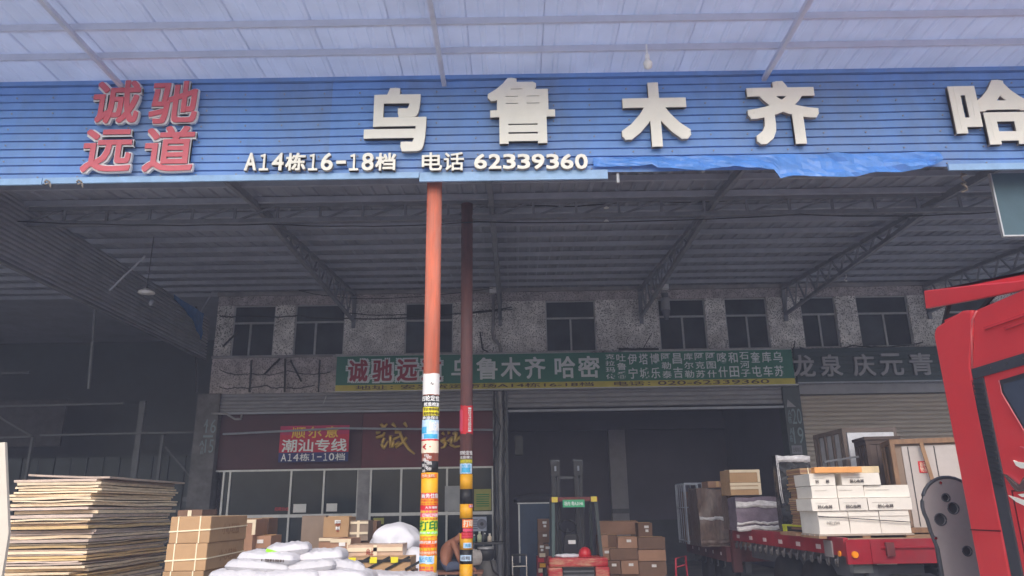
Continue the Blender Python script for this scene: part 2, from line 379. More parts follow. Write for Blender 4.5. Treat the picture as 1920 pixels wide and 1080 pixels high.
for ch, r4 in (('乌', (683, 165, 800, 285)), ('鲁', (914, 146, 1041, 270)), ('木', (1163, 155, 1293, 276)), ('齐', (1401, 152, 1536, 271)), ('哈', (1785, 150, 1935, 272))):
    fletter(ch, r4, cream, .028 if ch == '鲁' else .04, label='raised cream character ' + ch)
for ch, r4 in (('诚', (175, 152, 263, 232)), ('驰', (282, 153, 372, 232)), ('远', (156, 243, 249, 323)), ('道', (271, 237, 365, 322))):
    fletter(ch, r4, red_l, .022, border=True, label='raised red character ' + ch)
def frow(txt, px0, px1, y0, y1, off):
    # each character is placed on its own
    wts = [(.62 if ord(c) < 128 else 1.0) for c in txt]; tot = sum(wts); a = px0
    for c, w in zip(txt, wts):
        b = a + (px1 - px0) * w / tot
        if c == '-': fletter(c, (a + 4, (y0 + y1) / 2 - 2, b - 3, (y0 + y1) / 2 + 4), cream, off, .04)
        elif c == '1': fletter('１', (a + 3, y0 + 2, b - 5, y1), cream, .022, .04)
        elif c != ' ': fletter(c, (a + 1, y0, b - 2, y1), cream, off * .8, .04)
        a = b
frow('A14栋16-18档', 458, 744, 287, 320, .035); frow('电话', 790, 872, 286, 320, .02); frow('62339360', 888, 1104, 289, 317, .04)
# torn bright blue film along the lower right edge of the sign
fl = MB(); nx = 60; vs = []; a0 = at(1112, 300, 8.95); a1 = at(1758, 272, 8.95)
for i in range(nx + 1):
    t = i / nx; xx = a0.x + (a1.x - a0.x) * t
    top = 6.235 + .015 * noise.noise(Vector((xx * 3, 0, 0)))
    low = (6.04 if xx < 3.55 else 5.9 + .10 * max(0, min(1, (xx - 4.6) / 1.1)) ** 1) + .035 * noise.noise(Vector((xx * 2.2, 7, 0))) + (.06 if xx < 1.9 else 0)
    if t > .93: low += (t - .93) * 1.6
    for j in range(7):
        s = j / 6; z = top + (low - top) * s
        vs.append((xx, 8.95 - .09 * abs(noise.noise(Vector((xx * 2.3, z * 5 + xx, 1)))) - .07 * s * abs(noise.noise(Vector((xx * 5, z * 9, 4)))), z))
fs = [(i * 7 + j, i * 7 + j + 1, (i + 1) * 7 + j + 1, (i + 1) * 7 + j) for i in range(nx) for j in range(6)]
o = fl.add(vs, fs).build('torn_film', bright_blue, None); o.modifiers.new('t', 'SOLIDIFY').thickness = .003
tag(o, 'torn wrinkled bright blue plastic film along the lower right edge of the blue sign', 'film')
# bits hanging below the sign
for px, py, L_, nm in ((1158, 325, .14, 'stub of pale pipe hanging under the blue sign right of the phone number'), (1317, 305, .11, 'short pale pipe end hanging under the torn blue film')):
    q = at(px, py, 9.05); o = MB().tube([(q.x, 9.05, 6.05), (q.x, 9.05, q.z - L_)], .022, 8).build('pipe_stub', alu); tag(o, nm, 'pipe')
for px, lab in ((88, 'left of two small cord knots under the blue sign edge'), (148, 'right of two small cord knots under the blue sign edge, below the red characters')):
    q = at(px, 342, 8.95); pts = [(q.x + .03 * math.cos(k * .9), 8.95 + .02 * math.sin(k * 2), q.z + .03 * math.sin(k * .9)) for k in range(8)] + [(q.x + .06, 8.95, q.z - .07)]
    tag(MB().tube(pts, .012, 5).build('cord_knot', letter_side, None, True), lab, 'cord')
q = at(1808, 345, 9.3); pts = [(q.x + .05 * math.sin(k * 2.1), 9.3 + .03 * math.cos(k * 1.7), 6.1 - k * .035) for k in range(9)]
tag(MB().tube(pts, .018, 5).build('coiled_wire', letter_side, None, True), 'coiled wire bundle hanging under the sign near the truck', 'wire')
# hanging teal board at the right
x0, z0, x1, z1 = rect(1868, 318, 1990, 441, 9.35)
tb = thing('hanging_board', 'flat grey teal board hanging under the right end of the blue sign', 'board', (x0, 9.35, z0))
bx('panel', mat('grey teal board', (72, 98, 108), .6, var=.08), tb, x0, 9.34, z0, x1, 9.36, 6.1)
MB().box(x0 - .02, 9.325, z0 - .02, x1, 9.375, z0).box(x0 - .02, 9.325, z0, x0, 9.375, 6.1).build('frame', alu, tb)

# ------------------------------------------------------------------ rear canopy (dark soffit up to the warehouse front)
rc = thing('rear_canopy', 'dark ribbed canopy roof on steel trusses between the blue sign and the warehouse front', 'canopy', (0, 14, 6.5))
ZR = lambda y: 7.78 - .088 * (20 - y)
x = -24.6; i = 0
while x < 17:
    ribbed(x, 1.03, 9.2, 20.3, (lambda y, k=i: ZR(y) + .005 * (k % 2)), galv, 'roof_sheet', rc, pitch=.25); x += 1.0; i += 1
y = 9.4
while y < 20.2:
    z = ZR(y) - .035
    MB().box(-24.6, y - .025, z - .1, 17, y + .025, z).build('purlin', purl_g, rc); y += .82
def truss(xc, y0=9.25, y1=19.95, zb=6.9):
    b = MB(); ze = lambda y: ZR(y) - .16
    b.bar((xc, y0, ze(y0)), (xc, y1, ze(y1)), .09, .09)
    ys = 12.0
    b.bar((xc, ys, zb - .02), (xc, y1, zb - .05), .08, .08); b.bar((xc, y0, ze(y0) - .07), (xc, ys, zb - .02), .07, .07)
    n = 11
    for k in range(n + 1):
        yy = ys + (y1 - ys) * k / n
        b.bar((xc, yy, zb - .03), (xc, yy, ze(yy)), .05, .05) if k in (0, n) else None
        if k < n:
            yn = ys + (y1 - ys) * (k + .5) / n; y2 = ys + (y1 - ys) * (k + 1) / n
            b.bar((xc, yy, zb - .03), (xc, yn, ze(yn)), .035, .035); b.bar((xc, yn, ze(yn)), (xc, y2, zb - .03), .035, .035)
    b.bar((xc, y1 + .02, zb - .25), (xc, y1 + .02, ze(y1)), .1, .07)
    return b.build('truss', TRUSS, rc)
for px, py in ((662, 600), (938, 600), (1203, 590), (1475, 590), (1742, 570)): truss(at(px, py, 19.9).x)
b = MB(); zb = 6.65; zt = ZR(12) - .14
b.bar((-8.6, 12, zb), (17, 12, zb), .07, .07); b.bar((-8.6, 12, zt), (17, 12, zt), .07, .07)
k = -8.6
while k < 16.5: b.bar((k, 12, zb), (k, 12, zt), .04); b.bar((k, 12, zb), (k + .75, 12, zt), .03); k += .75
b.build('longitudinal_truss', TRUSS, rc)
b = MB(); b.box(-8.6, 9.3, 6.35, 17, 9.38, 6.43); b.build('edge_beam', TRUSS, rc)
# corrugated side strip on the left, parallel to the view
ls = thing('side_cladding', 'grey corrugated cladding strip hanging along the left side of the dark canopy', 'cladding', (-8.5, 14, 5.85))
def side_sheet(y0, y1, dx):
    z0, z1, n = 5.85, 7.0, 13; prof = []
    for i in range(n):
        a = z0 + (z1 - z0) * i / n; h = (z1 - z0) / n
        prof += [(a, 0), (a + h * .5, 0), (a + h * .62, -.06), (a + h * .88, -.06)]
    prof.append((z1, 0)); kk = len(prof)
    vs = [(-8.48 + dx + d, yy, z) for yy in (y0, y1) for z, d in prof]
    o = MB().add(vs, [(i, i + 1, kk + i + 1, kk + i) for i in range(kk - 1)]).build('sheet', mat('pale corrugated cladding', (.34, .35, .39), .55, var=.15, scale=2, dirt=.25, dirtc=(.15, .14, .15)), ls); o.modifiers.new('t', 'SOLIDIFY').thickness = .003
for i in range(5): side_sheet(9.2 + i * 2.15, 9.2 + (i + 1) * 2.15 + .03, .004 * (i % 2))
bx('bottom_rail', steel_dk, ls, -8.56, 9.2, 5.8, -8.46, 19.95, 5.85)
b = MB(); a = atx(345, 540, -8.4); c = atx(384, 585, -8.4); vs = []
for i in range(13):
    t = i / 12; yy = a.y - .5 + (c.y - a.y + .5) * t
    for j in range(5):
        z = 6.98 - j / 4 * (.12 + .62 * t ** 2) ; vs.append((-8.42 + .05 * noise.noise(Vector((yy * 3, z * 4, 0))), yy, z))
b.add(vs, [(i * 5 + j, (i + 1) * 5 + j, (i + 1) * 5 + j + 1, i * 5 + j + 1) for i in range(12) for j in range(4)])
o = b.build('blue_tarpaulin', mat('blue tarp', (50, 110, 170), .6, var=.2, scale=6), None); o.modifiers.new('t', 'SOLIDIFY').thickness = .004
tag(o, 'scrap of blue tarpaulin caught on top of the grey cladding strip at left', 'tarpaulin')
o = MB().tube([at(272, 480, 13.5), at(205, 545, 13.5)], .022, 6).build('brace_rod', purl_g, None); tag(o, 'slanting thin steel rod in front of the grey cladding strip', 'rod')
o = MB().tube([at(400, 545, 19), at(376, 585, 19)], .02, 6).build('brace_rod', purl_g, None); tag(o, 'short slanting rod beside the blue tarpaulin scrap', 'rod')
p = at(275, 545, 14)
lm = thing('pendant_lamp', 'pale saucer shaped lamp hanging beside the grey cladding strip at left', 'lamp', tuple(p))
MB().tube([p + Vector((0, 0, .03)), (p.x, p.y, ZR(14) - .1)], .012, 6).build('stem', steel_dk, lm)
MB().tube([p + Vector((0, 0, -.05)), p + Vector((0, 0, -.02)), p + Vector((0, 0, .04))], [.16, .15, .05], 18).build('shade', white_l, lm, True)
p = at(283, 573, 14.2)
o = MB().tube([p, p + Vector((0, 0, .05)), p + Vector((0, 0, .12))], [.035, .04, .03], 10).build('small_lamp', purl_g, None, True); tag(o, 'small grey lamp holder just below the saucer lamp', 'lamp')
o = MB().tube([at(180, 562, 15), at(166, 728, 15)], .028, 8).build('drop_pipe', post_g); tag(o, 'thin grey pipe dropping from the cladding strip at far left', 'pipe')
p = at(1587, 520, 17)
o = MB().tube([p + Vector((0, 0, .08)), p, p + Vector((-.06, 0, -.06)), p + Vector((0, 0, -.1))], .018, 6).build('roof_hook', white_l, None, True); tag(o, 'small white hook hanging from the truss near the red truck', 'hook')
for px, py, Y, lab in ((1137, 390, 12.4, 'tiny white lamp cap under the dark canopy, upper of two'), (1137, 415, 12.6, 'tiny white lamp cap under the dark canopy, lower of two')):
    p = at(px, py, Y); o = MB().tube([p, p + Vector((0, 0, .03))], [.05, .02], 10).build('lamp_cap', white_l); tag(o, lab, 'lamp')

# ------------------------------------------------------------------ the warehouse building
wb = thing('warehouse_building', 'two storey warehouse row with speckled upper wall, shop bays and shutters under the canopy', 'building', (3, 20, 0))
YF = 20.0
wins = [(440, 518), (555, 648), (760, 850), (1022, 1115), (1233, 1321), (1358, 1437), (1500, 1566), (1605, 1702), (1772, 1862)]
WX = [(at(a, 568, YF).x, at(b, 568, YF).x) for a, b in wins]; WZ0, WZ1 = 5.9, 7.36
XL, XR = -8.3, 16.0
def wall_piece(x0, z0, x1, z1, m=mosaic, y1=20.25): bx('wall', m, wb, x0, YF, z0, x1, y1, z1)
prev = XL
for a, b_ in WX: wall_piece(prev, WZ0, a, WZ1); prev = b_
wall_piece(prev, WZ0, XR, WZ1)
bx('lintel', mosaic2, wb, XL, YF - .004, WZ1, XR, 20.25, 7.62)
bx('eave', render_gr, wb, XL, YF - .12, 7.62, XR, 20.4, 7.72)
bx('sill_band', mosaic2, wb, XL, YF - .004, 4.86, XR, 20.25, WZ0)
bx('ledge', render_gr, wb, XL, YF - .09, WZ0 - .06, -4.9, YF - .004, WZ0)
bx('roof', galv, wb, XL - .2, 20.4, 7.78, XR, 27, 7.95); bx('rear_wall', wall_in, wb, XL, 26.0, 0, XR, 26.3, 7.78)
bx('end_wall', mosaic2, wb, XL - .02, 20.25, 0, XL + .2, 26, 7.78); bx('end_wall', wall_in, wb, XR - .2, 20.25, 0, XR, 26, 7.78)
bx('upper_floor', wall_in, wb, XL + .2, 20.25, 4.95, XR - .2, 26, 5.15)
for (a, b_) in WX:
    w = MB(); d = YF + .06; t = .035
    w.box(a, d, WZ0, b_, d + .05, WZ0 + t).box(a, d, WZ1 - t, b_, d + .05, WZ1).box(a, d, WZ0 + t, a + t, d + .05, WZ1 - t).box(b_ - t, d, WZ0 + t, b_, d + .05, WZ1 - t)
    zt_ = WZ0 + .93; w.box(a + t, d - .01, zt_, b_ - t, d + .05, zt_ + .05)
    mid = a + (b_ - a) * (.42 if a < 0 else .5); w.box(mid - .025, d - .008, WZ0 + t, mid + .025, d + .05, zt_)
    wo = w.build('window', alu, wb)
    for q in ((a + t, WZ0 + t, mid - .025, zt_), (mid + .025, WZ0 + t, b_ - t, zt_), (a + t, zt_ + .05, b_ - t, WZ1 - t)):
        bx('pane', glass_dk, wo, q[0], d + .02 + (.015 if q[0] > a + .1 else 0), q[1], q[2], d + .028 + (.015 if q[0] > a + .1 else 0), q[3])
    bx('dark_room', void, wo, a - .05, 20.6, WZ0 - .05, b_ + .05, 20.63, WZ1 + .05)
# curtain scraps seen in two windows
a, b_ = WX[2]; bx('curtain', mat('dull red curtain', (96, 60, 68), .9), wb, b_ - .42, YF + .13, WZ0 + .4, b_ - .06, YF + .15, WZ0 + .92)
a, b_ = WX[0]; bx('curtain', mat('grey curtain', (90, 96, 100), .9), wb, b_ - .5, YF + .13, WZ0 + .04, b_ - .06, YF + .15, WZ0 + .62)
# ground floor columns
c0 = (at(366, 800, 19.9).x, at(408, 800, 19.9).x); c1 = (at(924, 800, 19.9).x, at(952, 800, 19.9).x); c2 = (at(1472, 780, 19.9).x, at(1504, 780, 19.9).x)
for (a, b_), m in ((c0, mat('dark stained column', (.13, .125, .13), .85, var=.3, scale=4, bump=.3, dirt=.5)), (c1, render_gr), (c2, mat('dark teal column', (.07, .085, .09), .8, var=.25, scale=4, dirt=.4))):
    bx('column', m, wb, a, 19.86, 0, b_, 20.3, 4.86)
bx('column', render_gr, wb, 12.2, 19.86, 0, 12.7, 20.3, 4.86)
# bay dividing walls
bx('party_wall', wall_in, wb, c1[0] + .05, 20.3, 0, c1[1] - .05, 26, 4.95); bx('party_wall', wall_in, wb, c2[0] + .05, 20.3, 0, c2[1] - .05, 26, 4.95)
# shutter housings over the bays
def housing(a, b_, z0, z1, n):
    h = (z1 - z0) / n
    for k in range(n):
        MB().prism([(a, 19.98, z0 + k * h), (a, 19.95, z0 + k * h + h * .2), (a, 19.95, z0 + k * h + h * .8), (a, 19.98, z0 + (k + 1) * h), (a, 20.02, z0 + (k + 1) * h), (a, 20.02, z0 + k * h)], (b_ - a, 0, 0)).build('housing_slat', shutter_g, wb)
housing(c0[1], c1[0], 4.36, 4.86, 5); housing(c1[1], c2[0], 4.36, 4.86, 4)
bx('shutter_lip', purl_g, wb, c0[1], 19.9, 4.3, c1[0], 19.99, 4.355); bx('shutter_lip', purl_g, wb, c1[1], 19.9, 4.24, c2[0], 19.99, 4.3)
# closed roller shutter at the right
z = .03; a, b_ = c2[1], 12.2; first = None
b = MB(); b.prism([(a, 20.03, 0), (a, 20.0, .028), (a, 20.0, .085), (a, 20.03, .113), (a, 20.05, .113), (a, 20.05, 0)], (b_ - a, 0, 0))
first = b.build('shutter_slat', shutter, wb)
for k in range(1, 40): share(first, dz=.1145 * k)
bx('shutter_box', shutter_g, wb, a, 19.92, 4.6, b_, 20.1, 4.86)
# interior of the open bay
bx('inner_beam', wall_in, wb, c1[1], 25.6, 4.3, c2[0], 25.98, 4.62)
p = at(1160, 900, 25.7); bx('inner_column', mat('pale inner column', (.33, .32, .36), .85, var=.1), wb, p.x - .28, 25.6, 0, p.x + .28, 25.97, 4.3)
bx('column_clip', steel_dk, wb, p.x - .3, 25.56, 1.55, p.x + .3, 25.6, 1.7)
bx('dado', mat('dark dado paint', (.06, .065, .075), .8), wb, p.x + .29, 25.95, .02, c2[0], 25.99, 1.33)
p = at(972, 838, 21); bx('meter_box', blk_pl, wb, p.x - .1, 20.6, p.z - .25, p.x + .12, 20.75, p.z + .27)
# office front in the left bay
bx('office_board', maroon2, wb, c0[1], 20.1, 2.85, at(678, 830, 20.1).x, 20.16, 4.32)
bx('office_board', maroon, wb, at(679, 830, 20.1).x, 20.1, 2.85, c1[0], 20.16, 4.32)
bx('office_rail', alu, wb, c0[1], 20.07, 2.8, c1[0], 20.16, 2.845)
bx('office_sill', alu, wb, c0[1], 20.05, 1.62, c1[0], 20.16, 1.70)
bx('office_pier', render_gr, wb, at(672, 900, 20.1).x, 20.04, 0, at(694, 900, 20.1).x, 20.2, 2.8)
edges = [418, 430, 545, 607, 671]; e2 = [695, 752, 838, 924]
for seg in (edges, e2):
    xs_ = [at(e, 920, 20.1).x for e in seg]
    for k, xx in enumerate(xs_):
        bx('mullion', alu, wb, xx - .025, 20.06, 0, xx + .025, 20.14, 1.62); bx('mullion', alu, wb, xx - .025, 20.06, 1.7, xx + .025, 20.14, 2.8)
        if k + 1 < len(xs_):
            bx('office_pane', glass_of, wb, xx + .025, 20.1, 1.7, xs_[k + 1] - .025, 20.108, 2.8); bx('office_pane', glass_of, wb, xx + .025, 20.1, .05, xs_[k + 1] - .025, 20.108, 1.62)
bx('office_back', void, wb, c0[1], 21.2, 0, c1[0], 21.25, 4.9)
# notices on the office glass
for (r4, m, nm) in (((550, 945, 574, 961), white_p, 'notice'), ((612, 944, 632, 959), white_p, 'notice'), ((834, 911, 862, 959), mat('pale board', (170, 170, 172), .7), 'notice'), ((889, 917, 921, 957), mat('yellow notice', (160, 158, 84), .7), 'notice'), ((700, 971, 720, 983), olive_p, 'notice')):
    x0, z0, x1, z1 = rect(*r4, 20.05); o = bx(nm, m, wb, x0, 20.04, z0, x1, 20.05, z1)
x0, z0, x1, z1 = rect(891, 921, 919, 954, 20.04)
for k in range(6): bx('notice_line', green_p, wb, x0 + .03, 20.034, z0 + .06 + k * (z1 - z0 - .1) / 6, x1 - .03, 20.037, z0 + .085 + k * (z1 - z0 - .1) / 6)
x0, z0, x1, z1 = rect(515, 951, 541, 958, 20.05); text('招聘热线', x0, z0, x1, z1, 20.05, red_p, wb, off=.0)
# gold characters on the maroon board
def brush(strokes, label):
    b = MB()
    for st_ in strokes:
        P = [at(660 + a / 4.91, 740 + c / 4.91, 20.05) for a, c in st_]; n = len(P); Q = []; W_ = []
        for i in range(n - 1):
            for k in range(5): Q.append(P[i].lerp(P[i + 1], k / 5)); W_.append(1)
        Q.append(P[-1]); m_ = len(Q)
        b.tube(Q, [.05 * (.55 + .45 * math.sin(math.pi * min(1, (i + 1.5) / m_) ** .7)) for i in range(m_)], 6)
    tag(b.build('character', gold, wb, True), label)
brush([[(265, 270), (292, 300), (325, 268)], [(370, 265), (405, 300)], [(480, 258), (507, 297)], [(222, 352), (262, 346)], [(222, 398), (285, 378), (302, 345)], [(300, 395), (272, 455), (292, 497), (332, 425)], [(355, 375), (350, 490)],
       [(372, 490), (378, 412), (445, 382)], [(395, 345), (455, 345)], [(440, 345), (470, 425), (520, 500), (578, 547)], [(392, 470), (432, 440), (420, 482)], [(505, 392), (455, 450), (402, 492)]], 'gold brush written character 誠')
brush([[(815, 432), (862, 402), (832, 442)], [(832, 442), (872, 430), (850, 482), (818, 492)], [(880, 430), (932, 388), (902, 458), (948, 482), (1020, 468)], [(925, 362), (962, 350), (946, 432), (992, 388), (1004, 424)], [(830, 350), (852, 372)], [(880, 352), (905, 350)]], 'gold brush written character 馳')
# numbers painted on the columns
num = mat('pale painted number', (120, 136, 140), .7)
def colnum(txt, r4, m=num, off=.0):
    x0, z0, x1, z1 = rect(*r4, 19.85); text(txt, x0, z0, x1, z1, 19.858, m, wb, off=off)
colnum('A', (382, 789, 391, 800)); colnum('16', (386, 786, 405, 812)); colnum('A', (374, 826, 383, 836)); colnum('15', (384, 824, 400, 849))
x0, z0, x1, z1 = rect(381, 816, 399, 820, 19.85); bx('number_bar', num, wb, x0, 19.85, z0, x1, 19.857, z1)
colnum('A\n栋', (478, 0, 0, 0) if 0 else (375, 838, 382, 852)); 
colnum('A', (1477, 768, 1484, 779)); colnum('栋', (1478, 780, 1485, 794)); colnum('20', (1485, 766, 1503, 795)); colnum('A', (1481, 802, 1487, 814)); colnum('栋', (1481, 815, 1487, 829)); colnum('19', (1488, 801, 1507, 832))
colnum('17', (936, 815, 948, 838)); colnum('A', (929, 815, 935, 824))
x0, z0, x1, z1 = rect(1485, 835, 1504, 851, 19.85); bx('notice', mat('grey notice', (130, 130, 138), .7), wb, x0, 19.85, z0, x1, 19.857, z1); text('出租电话', x0 + .03, z0 + .05, x1 - .03, z1 - .05, 19.85, blk_pl, wb, off=.0)
p = at(1483, 757, 19.8); MB().prism([(p.x - .1, 19.84, p.z - .08), (p.x + .14, 19.84, p.z - .08), (p.x - .06, 19.84, p.z + .12)], (0, .018, 0)).build('torn_paper', mat('grey paper', (150, 148, 152), .8), wb)

# rod across the office and the hung banner
o = MB().tube([at(418, 814, 19.75), at(640, 803, 19.75), at(925, 806, 19.75)], .028, 8).build('bamboo_rod', purl_g, None, True); tag(o, 'long thin grey rod hung across the maroon office board', 'rod')
bn = thing('hung_banner', 'red and navy advertising banner for 潮汕专线 hung on the maroon office board', 'banner', tuple(at(590, 865, 19.85)))
Zb = [at(590, v, 19.85).z for v in (866, 848, 815, 803, 798)]; bxl, bxr = at(524, 830, 19.85).x, at(654, 830, 19.85).x
def cloth(z0, z1, m, y=19.85):
    vs = []; n = 12
    for i in range(n + 1):
        xx = bxl + (bxr - bxl) * i / n
        for z in (z0, z1): vs.append((xx, y + .012 * math.sin(i * 1.3), z))
    o = MB().add(vs, [(i * 2, i * 2 + 2, i * 2 + 3, i * 2 + 1) for i in range(n)]).build('banner_cloth', m, bn); o.modifiers.new('t', 'SOLIDIFY').thickness = .004
cloth(Zb[0], Zb[1], banner_b); cloth(Zb[1], Zb[2], banner_r); cloth(Zb[2], Zb[4], banner_m)
x0, z0, x1, z1 = rect(526, 850, 648, 864, 19.82); row_text('A14栋1-10档', x0, z0, x1, z1, 19.83, white_l, bn, .015)
x0, z0, x1, z1 = rect(528, 823, 650, 847, 19.82); text('潮汕专线', x0, z0, x1, z1, 19.83, white_l, bn, off=.022)
x0, z0, x1, z1 = rect(547, 800, 634, 821, 19.82); text('顺尔意', x0, z0, x1, z1, 19.83, yellow_l, bn, off=.015, spacing=1.3)

# green shop sign over the bays
SX0, SX1 = at(630, 700, 19.65).x, at(1488, 690, 19.65).x
gs = thing('green_shop_sign', 'long green shop sign board with red and grey characters and a yellow address strip', 'shop sign', (1.4, 19.7, 4.88))
zs = (4.84, 5.0, 5.78)
bx('board', sign_green, gs, SX0, 19.66, zs[1], SX1, 19.85, zs[2]); bx('address_strip', sign_yel, gs, SX0, 19.655, zs[0], SX1, 19.85, zs[1] - .003)
for a, b_ in ((SX0 - .1, -2.2), (-2.15, 2.1), (3.0, 5.0), (5.02, SX1)): bx('top_edge', alu, gs, a, 19.645, zs[2] + .002, b_, 19.86, zs[2] + .03 + .01 * random.random())
bx('bottom_edge', alu, gs, SX0 - .08, 19.645, zs[0] - .03, SX1 + .08, 19.86, zs[0] - .002)
def srect(px0, px1, z0, z1): return at(px0, 695, 19.65).x, z0, at(px1, 695, 19.65).x, z1
for ch, a, b_ in (('诚', 651, 691), ('驰', 697, 737), ('远', 743, 784), ('道', 789, 829)):
    x0, z0, x1, z1 = srect(a, b_, 5.06, 5.7)
    text(ch, x0 - .05, z0 - .03, x1 + .05, z1 + .03, 19.658, grey_l, gs, 'character_border', .006, .085); text(ch, x0 + .02, z0 + .02, x1 - .02, z1 - .02, 19.65, maroon_l, gs, 'character', .004, .028)
for ch, a, b_ in (('乌', 846, 886), ('鲁', 893, 933), ('木', 939, 977), ('齐', 984, 1023), ('哈', 1040, 1079), ('密', 1084, 1125)):
    x0, z0, x1, z1 = srect(a, b_, 5.09, 5.69); text(ch, x0, z0, x1, z1, 19.658, grey_l, gs, 'character', .006, .022)
cols = ['克拉玛依', '吐鲁番', '伊宁', '塔城', '博乐', '阿勒泰', '昌吉', '库尔勒', '阿克苏', '阿图什', '喀什', '和田', '石河子', '奎屯', '库车', '乌苏']
for k, c in enumerate(cols):
    pa = 1136 + k * 21.1; n = len(c); gap = .04 if n > 2 else .09; zz0, zz1 = 5.05, 5.73; h = (zz1 - zz0 - gap * (n - 1)) / n
    for j, ch in enumerate(c):
        x0, _, x1, _ = srect(pa, pa + 17.5, 0, 1); zt_ = zz1 - j * (h + gap)
        text(ch, x0, zt_ - h, x1, zt_, 19.658, grey_l, gs, 'character', .005, .012)
for txt, a, b_ in (('地址：', 668, 738), ('安发货运市场A14栋16-18档', 752, 1112), ('电话：', 1150, 1218), ('020-62339360', 1232, 1440)):
    x0, _, x1, _ = srect(a, b_, 0, 1); text(txt, x0, 4.865, x1, 4.98, 19.654, ink, gs, off=.02)
# dark sign to its right
ds = thing('dark_shop_sign', 'dark teal slatted shop sign reading 龙泉 庆元 青 above the closed shutter', 'shop sign', (10, 19.7, 4.9))
DX0 = SX1 + .1
for k in range(8): bx('slat', sign_dark, ds, DX0, 19.72 + .004 * (k % 2), 4.9 + k * .115, 13.5, 19.84, 4.9 + k * .115 + .109)
for ch, a, b_ in (('龙', 1485, 1528), ('泉', 1538, 1579), ('庆', 1600, 1641), ('元', 1650, 1694), ('青', 1706, 1750)):
    x0, z0, x1, z1 = rect(a, 669, b_, 711, 19.68); zc = 5.33 + (0 if ch != '青' else 0)
    tag(text(ch, x0, zc - .3, x1, zc + .3, 19.715, grey_l2, ds, 'character', .05, .02), 'dull grey raised character ' + ch)
bx('bottom_edge', purl_g, ds, DX0, 19.7, 4.86, 13.5, 19.86, 4.895)
# white duct on the wall, junction box and drop pipe
p = at(1247, 560, 19.8); dc = thing('wall_duct', 'dull white round duct with caps on the wall beside the fifth upper window', 'duct', (p.x, 19.8, 6.75))
MB().cylz(p.x, 19.8, at(0, 582, 19.8).z - .0 if 0 else 6.98, 7.32, .12, 16).build('drum', mat('dull white metal', (150, 152, 158), .5), dc)
MB().tube([(p.x, 19.8, 6.7), (p.x, 19.8, 6.85), (p.x, 19.8, 6.97)], [.05, .09, .12], 16).build('funnel', mat('grey metal', (100, 102, 108), .5), dc)
MB().cylz(p.x, 19.8, 7.34, 7.46, .1, 16).build('neck', mat('grey metal', (100, 102, 108), .5), dc)
q = at(1251, 531, 19.3); MB().cylz(q.x, 19.6, q.z - .08, q.z + .08, .1, 16).build('cap', white_l, dc)
p = at(924, 538, 19.3); jb = thing('junction_box', 'white junction box with a grey drop pipe at the foot of the middle truss', 'pipe', (p.x, 19.6, p.z))
bx('cover', white_l, jb, p.x - .1, 19.55, p.z - .07, p.x + .1, 19.68, p.z + .07)
pts = [(p.x, 19.85, p.z - .07)] + [tuple(at(a, c, 19.88)) for a, c in ((925, 590), (924, 626), (926, 636), (938, 648), (939, 660))]
MB().tube(pts, .045, 8).build('drop_pipe', render_gr, jb, True)
# cables on the facade
cab_m = mat('black cable', (.02, .02, .022), .6)
for pts, r, sag, lab in (
    ([at(368, 575, 19.9), at(368, 735, 19.9)], .025, 0, 'black cable running down the left end of the warehouse wall'),
    ([at(412, 592, 19.9), at(445, 592, 19.9), at(560, 592, 19.9), at(660, 597, 19.9), at(800, 592, 19.9), at(960, 576, 19.9)], .018, .04, 'long dark cable along the upper wall across the windows'),
    ([at(640, 585, 19.85), at(760, 590, 19.85), at(960, 580, 19.85)], .014, .05, 'thin cable sagging left of the brown pole above the green sign'),
    ([at(525, 672, 19.9), at(495, 702, 19.9)], .03, 0, 'slanting dark cable branching left on the stained wall'),
    ([at(545, 676, 19.9), at(565, 715, 19.9)], .026, 0, 'slanting dark cable branching right on the stained wall'),
    ([at(535, 672, 19.9), at(534, 735, 19.9)], .03, 0, 'thick dark cable down the stained wall between two branching ones'),
    ([at(472, 675, 19.9), at(468, 735, 19.9)], .03, 0, 'dark cable down the stained wall below the first window'),
    ([at(600, 675, 19.9), at(597, 735, 19.9)], .024, 0, 'dark cable down the stained wall beside the green sign'),
    ([at(412, 725, 19.9), at(440, 726, 19.9), at(500, 722, 19.9), at(525, 726, 19.9), at(590, 722, 19.9)], .014, .05, 'loose cable sagging across the stained wall, lower'),
    ([at(412, 693, 19.9), at(470, 700, 19.9), at(540, 695, 19.9), at(620, 697, 19.9)], .012, .08, 'loose cable sagging across the stained wall, upper'),
    ([at(418, 650, 19.85), at(446, 622, 19.85)], .03, 0, 'dark slanting brace beside the first upper window'),
    ([at(900, 622, 19.9), at(905, 655, 19.9), at(915, 660, 19.9)], .02, 0, 'short bent cable on the wall right of the brown pole'),
    ([at(1500, 652, 19.85), at(1560, 655, 19.85), at(1640, 650, 19.85), at(1740, 655, 19.85)], .03, .06, 'bundle of dark cables along the wall above the dark teal sign'),
    ([at(1490, 640, 19.85), at(1486, 655, 19.85), at(1600, 648, 19.8), at(1730, 642, 19.8)], .018, .08, 'thin cable drooping above the dark teal sign'),
    ([at(1205, 655, 19.85), at(1222, 625, 19.85)], .012, 0, 'thin wire from the sign up to a bracket beside the white duct'),
    ([at(606, 757, 19.8), at(612, 742, 19.8)], .012, 0, 'short pale wire end under the left end of the green sign'),
    ([at(1160, 655, 19.8), at(1235, 655, 19.8)], .035, 0, 'dark bar lying on top of the green sign below the white duct')):
    cable(pts, r, cab_m if 'pale' not in lab else alu, lab, sag=sag, jit=.012 if sag else .004)
